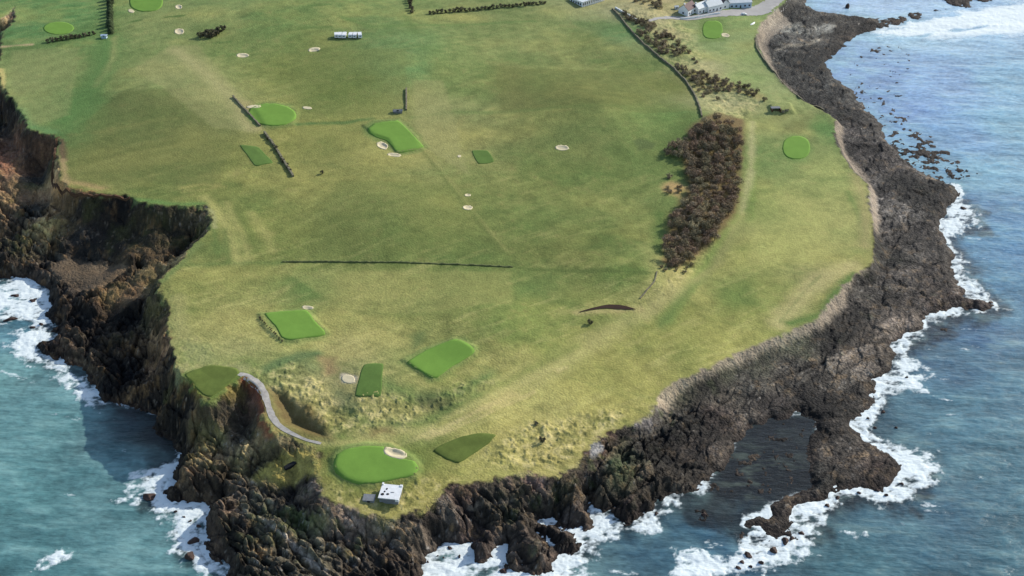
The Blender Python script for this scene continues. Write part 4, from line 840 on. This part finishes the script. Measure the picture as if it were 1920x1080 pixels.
# --- buildings, vehicles
def boxv(x0, x1, y0, y1, z0, z1):
    return [(x0,y0,z0),(x1,y0,z0),(x1,y1,z0),(x0,y1,z0),(x0,y0,z1),(x1,y0,z1),(x1,y1,z1),(x0,y1,z1)], [(0,3,2,1),(4,5,6,7),(0,1,5,4),(1,2,6,5),(2,3,7,6),(3,0,4,7)]
def boxes(name, lst, m, parent):
    V = []; Fc = []
    for bx in lst:
        v, f = boxv(*bx); k_ = len(V); V += v; Fc += [tuple(i + k_ for i in q) for q in f]
    return add(name, meshof(name, V, Fc), parent, m)
def empty(name, loc, rz): 
    o = bpy.data.objects.new(name, None); C.objects.link(o); o.location = loc; o.rotation_euler = (0, 0, math.radians(rz)); o.empty_display_size = 1; return o
def house(name, px, py, L, D, H, R, rz, wm, rm, lab, cat, win=3, chim=True, grp=None):
    if L > 6: L, D, H, R = L * 1.3, D * 1.25, H * 1.25, R * 1.3
    p = G(px, py); r = empty(name, p, rz); tag(r, lab, cat, grp)
    x, y = L / 2, D / 2
    V = [(-x,-y,-1.5),(x,-y,-1.5),(x,y,-1.5),(-x,y,-1.5),(-x,-y,H),(x,-y,H),(x,y,H),(-x,y,H),(-x,0,H+R),(x,0,H+R)]
    add('wall', meshof('wall', V, [(0,1,5,4),(2,3,7,6),(1,2,6,9,5),(3,0,4,8,7),(0,3,2,1)]), r, wm)
    e_ = .35; k_ = R / y
    V = [(-x-e_,-y-e_,H-e_*k_+.05),(x+e_,-y-e_,H-e_*k_+.05),(x+e_,0,H+R+.05),(-x-e_,0,H+R+.05),(-x-e_,y+e_,H-e_*k_+.05),(x+e_,y+e_,H-e_*k_+.05)]
    V += [(a_, b_, c_ + .22) for a_, b_, c_ in V]
    rf = add('roof', meshof('roof', V, [(6,7,8,9),(9,8,11,10),(0,3,2,1),(3,4,5,2),(0,1,7,6),(5,4,10,11),(1,2,8,7),(2,5,11,8),(3,0,6,9),(4,3,9,10)]), r, rm)
    if chim: boxes('chimney', [(-x+.3,-x+1.3,-.45,.45,H+R*.4,H+R+1.1)], wm, rf)
    for i in range(win):
        cx = -x + L * (i + .5) / win
        if i == win // 2 and win > 1: boxes('door', [(cx-.5,cx+.5,-y-.06,-y+.05,-.1,2.0)], M['black'], r)
        else: boxes('window', [(cx-.7,cx+.7,-y-.06,-y+.05,.9,2.2)], M['glass'], r)
    boxes('window', [(x-.05,x+.06,-.7,.7,.9,2.2)], M['glass'], r)
    boxes('window', [(-x-.06,-x+.05,-.7,.7,.9,2.2)], M['glass'], r)
    return r
HG = 'white village houses at the top edge'
house('white_house', 1288, 24, 8.5, 6.5, 3.4, 2.6, 52, M['white'], M['maroon'], 'leftmost white house of the row, with a dark maroon roof', 'house', 3, grp=HG)
house('white_house', 1312, 21, 9, 6, 3.2, 2.2, 40, M['white'], M['proof'], 'white house with a pale roof beside the maroon-roofed one', 'house', 3, grp=HG)
house('white_house', 1334, 18, 10, 7, 3.6, 2.4, 30, M['white'], M['proof'], 'big white house with dark windows in the middle of the row', 'house', 4, grp=HG)
house('white_house', 1352, 13, 7, 6, 3.2, 2.2, -60, M['white'], M['slate'], 'small white house with a dark slate roof behind the big one', 'house', 2, grp=HG)
house('long_shed', 1386, 12, 13, 5, 3.2, .9, 8, M['bluewall'], M['proof'], 'long low shed with a white roof beside the pale road', 'shed', 5, False)
house('white_house', 1372, -6, 12, 7, 3.5, 2.2, 10, M['white'], M['proof'], 'white house cut by the top edge above the long shed', 'house', 4, grp=HG)
house('white_house', 1420, -8, 12, 7, 3.5, 2.2, 20, M['white'], M['proof'], 'white house cut by the top edge right of the road bend', 'house', 4, grp=HG)
house('brown_house', 1318, -4, 9, 7, 3.5, 2.4, 30, M['earth'], M['maroon'], 'brown and maroon house behind the white row', 'house', 3)
house('garden_shed', 1268, 17, 2.6, 2.2, 1.9, .6, 10, M['whitep'], M['proof'], 'tiny white shed left of the maroon-roofed house', 'shed', 1, False)
house('garden_shed', 196, 71, 3.4, 2.4, 1.8, .5, 0, M['bluewall'], M['bluewall'], 'small pale blue shed at the foot of the conifer row', 'shed', 1, False)
house('stone_shelter', 746, 211, 5.2, 2.2, 1.3, .5, 5, M['grey'], M['grey'], 'low grey shelter at the foot of the short straight wall', 'shelter', 1, False)
tag(wall('garden_wall', [(1276,36),(1290,36),(1312,33),(1334,28),(1350,26)], 1.3, .5, M['white'], .05), 'low white garden wall in front of the white houses', 'garden wall')
# clubhouse with a colonnade, cut by the top edge
p = G(1092, 14); r = empty('clubhouse', p, 42); tag(r, 'large white clubhouse with a row of posts, cut by the top edge', 'clubhouse')
boxes('wall', [(.6, 24, .8, 14, -1.5, 3.6)], M['white'], r)
rf = boxes('roof', [(0, 24.6, 0, 14.6, 3.63, 3.95)], M['proof'], r); boxes('rooflight', [(6, 18, 5, 10, 3.95, 4.5)], M['white'], rf)
for i in range(13): boxes('post', [(.3 + i * 1.9, .65 + i * 1.9, .1, .4, -1.2, 3.61)], M['whitep'], r)
for i in range(11): boxes('window', [(1.6 + i * 2, 2.9 + i * 2, .72, .85, .8, 2.5)], M['glass'], r)
for i in range(5): boxes('window', [(.52, .65, 2 + i * 2.3, 3.3 + i * 2.3, .8, 2.4)], M['glass'], r)
# six caravans
def wheel(parent, x, y, rad, wdt):
    V = []; Fc = []; n = 12
    for s_ in (-.5, .5):
        for i in range(n): V.append((x + rad * math.cos(2*math.pi*i/n), y + s_ * wdt, rad + rad * math.sin(2*math.pi*i/n)))
    Fc = [tuple(range(n)), tuple(range(2*n-1, n-1, -1))] + [(i, (i+1)%n, n+(i+1)%n, n+i) for i in range(n)]
    return add('wheel', meshof('wheel', V, Fc), parent, M['rubber'])
def prism(name, prof, y0, y1, m, parent):
    n = len(prof); V = [(a_, y0, b_) for a_, b_ in prof] + [(a_, y1, b_) for a_, b_ in prof]
    Fc = [tuple(range(n)), tuple(range(2*n-1, n-1, -1))] + [(i, n+i, n+(i+1)%n, (i+1)%n) for i in range(n)]
    me = meshof(name, V, Fc)
    import bmesh
    bm = bmesh.new(); bm.from_mesh(me); bmesh.ops.recalc_face_normals(bm, faces=bm.faces); bm.to_mesh(me); bm.free()
    return add(name, me, parent, m)
def caravan(px, py, rz, lab, L=5.4):
    r = empty('caravan', G(px, py), rz); r.scale = (1.2, 1.15, 1.15); tag(r, lab, 'caravan', 'white caravans parked side by side')
    prism('body', [(-L/2,.7),(-L/2+.4,.45),(L/2-.5,.45),(L/2,.9),(L/2-.15,1.9),(L/2-.6,2.45),(-L/2+.4,2.5),(-L/2+.1,2.1)], -1.1, 1.1, M['whitep'], r)
    for x0 in (-1.8, -.2, 1.2): boxes('window', [(x0, x0+.9, -1.13, -1.05, 1.3, 1.9)], M['glass'], r)
    boxes('window', [(-L/2+.0, -L/2+.14, -.5, .5, 1.45, 1.9)], M['glass'], r)
    wheel(r, 0, -1.0, .33, .2); wheel(r, 0, 1.0, .33, .2)
    boxes('hitch', [(L/2-.4, L/2+.9, -.06, .06, .45, .55)], M['grey'], r)
    return r
for (px, dr, L), lab in zip([(631,8,4.6),(638,3,5.2),(646,0,5.6),(658,-2,4.8),(666,0,5.2),(675,10,5.4)],
    ['leftmost slim white caravan of the row in the field', 'second white caravan from the left of the field row', 'third white caravan from the left, just before the gap', 'greyish white caravan just right of the gap in the row', 'second white caravan from the right of the field row', 'rightmost slanting white caravan of the field row']):
    caravan(px, 70, 90 + dr, lab, L)
def car(px, py, rz, lab, m):
    r = empty('parked_car', G(px, py), rz); tag(r, lab, 'car')
    prism('body', [(-2.1,.35),(2.1,.35),(2.15,.75),(1.2,.9),(.6,1.4),(-1.3,1.42),(-1.9,.95),(-2.15,.8)], -.85, .85, m, r)
    boxes('window', [(-1.25,.5,-.88,-.8,.95,1.3)], M['glass'], r); boxes('window', [(-1.25,.5,.8,.88,.95,1.3)], M['glass'], r)
    for x_ in (-1.35, 1.35):
        for y_ in (-.8, .8): wheel(r, x_, y_, .32, .2)
car(1395, 28, 0, 'white car parked at the road edge below the long shed', M['whitep'])
# upturned boat
r = empty('rowing_boat', G(1411, 45), 52); tag(r, 'narrow white upturned boat lying on the grass by the eastern shore', 'boat')
V = []; Fc = []; NS = 12; NR = 7
for i in range(NS + 1):
    t_ = i / NS * 2 - 1; wd = .85 * (1 - abs(t_) ** 2.5) + .05
    for j in range(NR):
        a_ = math.pi * j / (NR - 1); V.append((t_ * 3.6, wd * math.cos(a_), .75 * (1 - abs(t_) ** 3 * .5) * math.sin(a_)))
for i in range(NS):
    for j in range(NR - 1): Fc.append((i*NR+j, (i+1)*NR+j, (i+1)*NR+j+1, i*NR+j+1))
add('hull', meshof('hull', V, Fc, True), r, M['whitep']); boxes('keel', [(-3.2, 3.2, -.06, .06, .66, .84)], M['white'], r)
# white flat hut near the tip
p = G(729, 946); r = empty('flat_roofed_hut', p, -8); tag(r, 'white flat-roofed hut with dark round openings, below the headland green', 'hut')
boxes('wall', [(-3.6, 3.6, .3, 7.2, -3, 2.6)], M['grey'], r)
rf = boxes('roof', [(-4.0, 4.0, 0, 7.6, 2.62, 3.0)], M['whitep'], r)
boxes('parapet', [(2.7, 4.1, -.5, .35, 2.2, 3.35), (3.2, 4.0, .35, 1.1, 3.0, 3.3)], M['whitep'], rf)
boxes('parapet', [(-4.0, -3.4, 6.9, 7.9, 3.0, 3.5)], M['whitep'], rf); boxes('parapet', [(2.9, 3.9, 6.8, 7.75, 3.0, 3.3)], M['whitep'], rf)
def disc(x, y, z, rad, nm, parent, m, sx=1, sy=1):
    n = 16; V = [(x + rad*sx*math.cos(2*math.pi*i/n), y + rad*sy*math.sin(2*math.pi*i/n), z) for i in range(n)]; V += [(a_, b_, z + .12) for a_, b_, c_ in V]
    add(nm, meshof(nm, V, [tuple(range(2*n-1, n-1, -1))[::-1]] + [(i, (i+1)%n, n+(i+1)%n, n+i) for i in range(n)]), parent, m)
for x_, y_, ra, sx, sy in [(-2.7, 2.0, .62, 1, 1), (-.75, 2.3, .55, 1, .8), (-2.2, 3.5, .34, 1, 1.2), (-1.7, 5.0, .36, .9, 1.3), (.8, 3.4, .16, 4.5, 1)]:
    disc(x_, y_, 3.0, ra, 'hatch', rf, M['black'] if ra > .2 else M['grey'], sx, sy)
r = empty('low_hut', G(691, 943), -4); tag(r, 'low dark grey hut against the left side of the white one', 'hut')
boxes('wall', [(-2.0, 2.1, .2, 3.2, -2, .9)], M['grey'], r); boxes('roof', [(-2.3, 2.3, 0, 3.5, .92, 1.15)], M['grey'], r)
boxes('door', [(-.5, .5, .13, .22, -.6, .8)], M['black'], r)
# ruined shelter with rubble by the eastern shore
r = empty('ruined_shelter', G(1462, 211), 4); tag(r, 'dark ruined shelter with a rubble heap on the grass by the eastern shore', 'ruin')
boxes('wall', [(-5.0, -4.4, 0, 3.6, -1, 2.1), (-5.0, .8, 3.1, 3.6, -1, 2.2), (.2, .8, 0, 3.1, -1, 2.0), (-4.4, .2, .5, .8, -1, 1.2)], M['earth'], r)
boxes('roof', [(-5.2, .5, 1.1, 3.8, 2.2, 2.45)], M['grey'], r)

def rockmesh(name, seed, det=3):
    import bmesh
    bm = bmesh.new(); bmesh.ops.create_icosphere(bm, subdivisions=det, radius=1); rr_ = np.random.RandomState(seed)
    dirs = rr_.normal(size=(14, 3)); dirs /= np.linalg.norm(dirs, axis=1)[:, None]; lim = rr_.uniform(.5, .95, 14)
    for v in bm.verts:
        c = np.array(v.co); k_ = 1.0
        for d_, l_ in zip(dirs, lim):
            q = c @ d_
            if q > l_ * .9: k_ = min(k_, l_ * .9 / q)
        v.co = Vector(c * k_ * (1 + rr_.uniform(-.05, .05)))
    me = bpy.data.meshes.new(name); bm.to_mesh(me); bm.free(); return me
rocks = [rockmesh('rock', 40 + i, 3) for i in range(5)]
rocks_pale = rockmesh('rubble', 90, 3)
for i in range(9):
    o = add('rubble', rocks_pale.copy(), r, M['stone']); o.location = (1.5 + random.random() * 4.5, random.uniform(-.6, 3.2), random.uniform(0, .8)); s_ = random.uniform(.5, 1.3); o.scale = (s_, s_, s_ * .8)
r = empty('timber_shelter', G(545, 874), 28); tag(r, 'small dark wedge-shaped shelter on the grassy ledge left of the headland green', 'shelter')
prism('body', [(-2.6, -.5), (2.2, -.5), (2.2, 1.5), (-2.4, .3)], -.9, .9, M['black'], r); boxes('post', [(2.25, 2.4, -.9, -.7, -.4, 1.3)], M['bark'], r)

SR = [(278,926,16,11,'big dark sea rock alone in the white foam left of the headland'),(362,1011,13,8,'dark flat rock in the foam at the lower left inlet'),(358,1038,12,12,'knobbly dark rock below the flat one at the lower left inlet'),
 (372,984,6,4,''),(330,957,5,4,''),(345,968,6,4,''),(356,976,4,3,''),(392,930,4,3,''),(843,1025,6,5,'rounded brown rock at the mouth of the bottom cove'),(862,1040,3,6,'slim upright brown rock in the bottom cove foam'),
 (943,1067,10,8,'brown cone of rock in the foam at the bottom edge'),(820,1042,3,2,''),(832,1045,2.5,2,''),(802,1052,3,3,''),(1088,1018,5,3,''),(1070,1025,5,4,''),
 (1472,1012,9,8,''),(1452,1028,9,9,''),(1402,1036,10,8,''),(1428,1052,7,5,''),(1502,997,8,6,''),(1484,1008,6,5,''),(1392,1052,6,5,''),(1384,1062,7,5,''),(1408,1060,5,4,''),
 (1640,800,5,4,''),(1655,771,5,4,''),(1628,783,4,3,''),(1645,917,6,4,''),(1662,926,5,4,''),(1690,905,6,4,''),(1570,932,6,4,''),(1552,946,6,5,''),(1610,922,5,4,''),
 (1590,8,5,10,'upright brown rock standing in the pale inlet at the top edge'),(28,552,12,6,'long low rock in the foam at the left edge'),(18,597,16,5,'reddish low reef rock below it at the left edge'),(62,563,9,5,''),(90,585,7,4,''),(78,606,5,4,''),(60,612,7,3,''),
 (1818,576,10,3,''),(1858,566,9,4,'dark rock at the far right tip of the reef'),(1805,388,7,5,''),(1700,706,4,3,''),(1680,800,4,3,''),(1230,962,5,4,''),(1162,955,5,4,''),(1052,1012,9,7,''),(1065,1000,8,6,''),(1320,962,7,5,'')]
for i, (px, py, rx, ry, lab) in enumerate(SR):
    x, y = unp(px, py + ry * .5, .2); x = float(x); y = float(y); k_ = (float(unp(px + 1, py, 0)[0]) - float(unp(px, py, 0)[0]))
    o = add('sea_rock', rocks[i % 5].copy() if False else rocks[i % 5], None, M['rockd']); o.location = (x, y, .1)
    o.scale = (rx * k_, ry * k_ * 1.25, ry * k_ * .75 + .4); o.rotation_euler = (0, 0, random.uniform(-.4, .4))
    if lab: tag(o, lab, 'rock', 'rocks standing in the surf')
    else: tag(o, 'small dark rock breaking the white surf close to the shore', 'rock', 'rocks standing in the surf')

# --- shrubs and trees: limbs + a crown of many small twig faces
def crownmesh(name, seed, rad, ht, nb, nq, qs, base=.25):
    rr_ = np.random.RandomState(seed); V = []; Fc = []
    for b_ in range(nb):
        a_ = rr_.uniform(0, 6.283); q = rad * .62 * math.sqrt(rr_.uniform()); bc = np.array([q * math.cos(a_), q * math.sin(a_), ht * rr_.uniform(base + .15, .78)]); br = rad * rr_.uniform(.28, .5)
        for k_ in range(nq):
            d_ = rr_.normal(size=3); d_ /= np.linalg.norm(d_); p_ = bc + d_ * br * rr_.uniform(.55, 1.1); p_[2] = max(.1, p_[2])
            u_ = rr_.normal(size=3); u_ /= np.linalg.norm(u_); v_ = np.cross(u_, d_); v_ /= np.linalg.norm(v_) + 1e-9; s_ = qs * rr_.uniform(.5, 1.3)
            n0 = len(V); V += [p_ - u_ * s_, p_ + v_ * s_ * .55, p_ + u_ * s_, p_ - v_ * s_ * .45]; Fc.append((n0, n0+1, n0+2, n0+3))
    return meshof(name, V, Fc)
def limbs(name, seed, rad, ht, n=6, r0=.14, lead=False):
    rr_ = np.random.RandomState(seed); V = []; Fc = []
    def tube(a_, b_, ra, rb):
        k_ = len(V); d_ = (b_ - a_); d_ /= np.linalg.norm(d_); u_ = np.cross(d_, [.3, .9, .1]); u_ /= np.linalg.norm(u_); v_ = np.cross(d_, u_)
        for c_, r_ in ((a_, ra), (b_, rb)):
            for j in range(5): V.append(c_ + (u_ * math.cos(j * 1.2566) + v_ * math.sin(j * 1.2566)) * r_)
        for j in range(5): Fc.append((k_+j, k_+(j+1)%5, k_+5+(j+1)%5, k_+5+j))
    top = np.array([0, 0, ht * (.9 if lead else .35)]); tube(np.array([0, 0, -.8]), top, r0, r0 * (.25 if lead else .7))
    for i in range(n):
        a_ = 6.283 * i / n + rr_.uniform(-.3, .3); st_ = top * rr_.uniform(.4, 1) if not lead else np.array([0, 0, ht * (.2 + .6 * i / n)]); e_ = np.array([rad * .75 * math.cos(a_), rad * .75 * math.sin(a_), ht * rr_.uniform(.55, .85)])
        if lead: e_[2] = st_[2] + .3
        m_ = (st_ + e_) / 2 + rr_.normal(size=3) * .2; tube(st_, m_, r0 * .5, r0 * .3); tube(m_, e_, r0 * .3, r0 * .1)
    return meshof(name, V, Fc)
def conemesh(name, seed, rad, ht):
    rr_ = np.random.RandomState(seed); V = []; Fc = []
    for k_ in range(700):
        t_ = rr_.uniform() ** .8; z_ = ht * (.08 + .92 * t_); r_ = rad * (1 - t_) ** .75 * rr_.uniform(.5, 1.1) + .1; a_ = rr_.uniform(0, 6.283)
        p_ = np.array([r_ * math.cos(a_), r_ * math.sin(a_), z_]); o_ = np.array([math.cos(a_), math.sin(a_), -.4]); s_ = np.array([-math.sin(a_), math.cos(a_), 0]); q = rad * .28
        n0 = len(V); V += [p_, p_ + o_ * q + s_ * q * .5, p_ + o_ * q * 1.5, p_ + o_ * q - s_ * q * .5]; Fc.append((n0, n0+1, n0+2, n0+3))
    return meshof(name, V, Fc)
PROTO = {}
def proto(kind, i):
    k_ = (kind, i)
    if k_ in PROTO: return PROTO[k_]
    if kind == 'wood': c_ = crownmesh('crown', 300 + i, 3.6, 5.6, 10, 75, .32); c_.materials.append([M['twig'], M['twig2'], M['gorse']][i % 3]); l_ = limbs('trunk', 300 + i, 3.2, 5.4, 8, .16)
    elif kind == 'gorse': c_ = crownmesh('crown', 400 + i, 2.4, 2.6, 8, 60, .26, .0); c_.materials.append(M['gorse'] if i % 2 else M['twig']); l_ = limbs('trunk', 400 + i, 2.0, 2.2, 6, .1)
    elif kind == 'ever': c_ = conemesh('crown', 500 + i, 2.2, 5.0); c_.materials.append(M['ever']); l_ = limbs('trunk', 500 + i, 1.4, 4.7, 8, .2, True)
    else: c_ = crownmesh('crown', 600 + i, 1.9, 2.6, 6, 40, .36, .0); c_.materials.append(M['hedge']); l_ = limbs('trunk', 600 + i, 1.6, 2.2, 5, .1)
    l_.materials.append(M['bark']); PROTO[k_] = (c_, l_); return PROTO[k_]
def plant(name, kind, px, py, s_, lab, cat, grp, nv=4, sz=None):
    c_, l_ = proto(kind, random.randrange(nv))
    r = bpy.data.objects.new(name, None); C.objects.link(r); r.location = G(px, py); r.rotation_euler = (0, 0, random.uniform(0, 6.28)); r.scale = (s_, s_, (sz or s_) * random.uniform(.85, 1.15))
    tag(r, lab, cat, grp)
    a_ = bpy.data.objects.new('crown', c_); C.objects.link(a_); a_.parent = r
    b_ = bpy.data.objects.new('trunk', l_); C.objects.link(b_); b_.parent = r
def scatter(poly, n, mind):
    P = []; xs = [p[0] for p in poly]; ys = [p[1] for p in poly]; tries = 0
    while len(P) < n and tries < 20000:
        tries += 1; x = random.uniform(min(xs), max(xs)); y = random.uniform(min(ys), max(ys))
        if not inside(poly, np.array([x]), np.array([y]))[0]: continue
        k_ = mind * (.75 + (y / 1080) * .8)
        if any((x - a_) ** 2 + ((y - b_) * 1.6) ** 2 < k_ * k_ for a_, b_ in P): continue
        P.append((x, y))
    return P
WOOD = [(1296,246),(1318,232),(1345,220),(1376,230),(1388,246),(1386,290),(1382,340),(1378,385),(1362,405),(1340,448),(1312,462),(1294,486),(1266,502),(1250,492),(1250,458),(1256,412),(1282,384),(1300,352),(1290,328),(1294,304),(1272,290),(1274,270)]
for px, py in scatter(WOOD, 185, 10.5):
    plant('bare_tree', 'wood', px, py + 4, random.uniform(.6, 1.2), 'bare brown scrubby tree in the long dense wood', 'tree', 'bare trees of the long brown wood', 6)
for px, py in [(1250,287),(1258,278),(1268,272),(1262,288),(1276,282),(1272,292),(1284,272),(1284,286)]: plant('bare_tree', 'wood', px, py + 4, random.uniform(.8, 1.1), 'bare dark tree in the bulge at the upper left of the wood', 'tree', 'trees of the bulge of the wood', 6)
for px, py in scatter([(1240,335),(1290,320),(1295,345),(1280,372),(1250,362)], 6, 10): plant('gorse_bush', 'gorse', px, py, random.uniform(.7, 1), 'brown bush on the pale notch at the left edge of the wood', 'bush', 'bushes on the pale notch of the wood')
for px, py in scatter([(1235,500),(1290,490),(1310,480),(1290,512),(1262,520)], 9, 8): plant('gorse_bush', 'gorse', px, py, random.uniform(.5, .8), 'small dark bush scattered at the lower tip of the wood', 'bush', 'bushes at the lower tip of the wood')
GA = [(1192,60),(1215,58),(1245,62),(1270,75),(1285,85),(1296,102),(1270,104),(1240,100),(1220,85)]
for px, py in scatter(GA, 34, 7.5): plant('gorse_bush', 'gorse', px, py + 2, random.uniform(.9, 1.5), 'brown gorse bush in the patch right of the curving wall', 'bush', 'gorse patch right of the curving wall')
GB = [(1268,122),(1290,128),(1330,138),(1370,150),(1405,162),(1432,180),(1436,192),(1410,182),(1385,172),(1350,172),(1325,175),(1300,160)]
for px, py in scatter(GB, 46, 7.5): plant('gorse_bush', 'gorse', px, py + 2, random.uniform(.8, 1.4), 'brown gorse bush in the band above the wood', 'bush', 'gorse band above the wood')
GC = [(1165,20),(1190,32),(1215,38),(1232,48),(1226,55),(1200,46),(1175,34)]
for px, py in scatter(GC, 20, 6.5): plant('gorse_bush', 'gorse', px, py + 2, random.uniform(.9, 1.3), 'brown gorse bush at the top end of the curving wall', 'bush', 'gorse strip at the top of the curving wall')
GD = [(1180,-8),(1235,-8),(1245,14),(1228,14),(1195,6)]
for px, py in scatter(GD, 14, 8): plant('gorse_bush', 'gorse', px, py + 2, random.uniform(.9, 1.4), 'dark gorse bush at the top edge left of the houses', 'bush', 'gorse patch left of the houses')
for px, py in [(1300,112),(1306,118),(1345,187),(1318,182),(1310,172),(1322,176)]: plant('gorse_bush', 'gorse', px, py, .8, 'lone small bush on the straw-coloured ground near the curving wall', 'bush', 'lone bushes near the curving wall')
for i in range(13): plant('conifer', 'ever', 207 + random.uniform(-1.2, 1.2), -12 + i * 6.2, random.uniform(.85, 1.15), 'dark conifer in the straight row beside the corner field', 'conifer', 'conifers of the straight row')
for px, py in [(60 + i * 8.6 + 30, 80 - i * 1.5) for i in range(11)]: plant('hedge_bush', 'hedge', px, py + random.uniform(-1, 1), random.uniform(.85, 1.25), 'dark hedge bush along the lower side of the corner field', 'bush', 'hedge below the corner field')
for i in range(8): plant('hedge_bush', 'hedge', 770 + random.uniform(-3, 3), -8 + i * 4.6, random.uniform(1.1, 1.5), 'dark bush in the short hedge hanging from the top edge', 'bush', 'short hedge at the top edge')
for i in range(30):
    t_ = i / 29; plant('hedge_bush', 'hedge', 806 + t_ * 215, 27 - t_ * 20 + random.uniform(-1, 1), random.uniform(.8, 1.3), 'brown hedge bush in the long hedge left of the clubhouse', 'bush', 'long hedge left of the clubhouse')
for px, py in [(376,70),(383,67),(390,65),(397,64),(404,62),(411,60),(418,56),(388,71),(397,71),(407,66)]: plant('gorse_bush', 'hedge', px, py, random.uniform(1.2, 1.6), 'dark bush in the isolated clump in the upper field', 'bush', 'bush clump in the upper field')
for i in range(12):
    t_ = i / 11; plant('gorse_bush', 'hedge', 500 + t_ * 46 + random.uniform(-3, 3), 256 + t_ * 66, random.uniform(.5, 1.0), 'scrubby bush growing over the broken wall', 'bush', 'scrub over the broken wall')
for i in range(15):
    t_ = i / 14; plant('gorse_bush', 'hedge', 486 + t_ * 42 + random.uniform(-2, 2), 596 + t_ * 44 + random.uniform(-1, 1), random.uniform(.22, .42), 'dark low scrub on the bank left of the four-cornered green', 'bush', 'scrub left of the four-cornered green')
plant('gorse_bush', 'hedge', 604, 326, .8, 'tiny dark bush alone in the field below the broken wall', 'bush', None)
plant('gorse_bush', 'hedge', 1106, 607, .9, 'small dark bush alone in the grass below the eroded bank', 'bush', None)
for px, py in [(1006,796),(1016,828)]: plant('gorse_bush', 'hedge', px, py, random.uniform(.6, 1.0), 'dark bush on the tawny slope above the southern rocks', 'bush', 'bushes on the tawny slope')
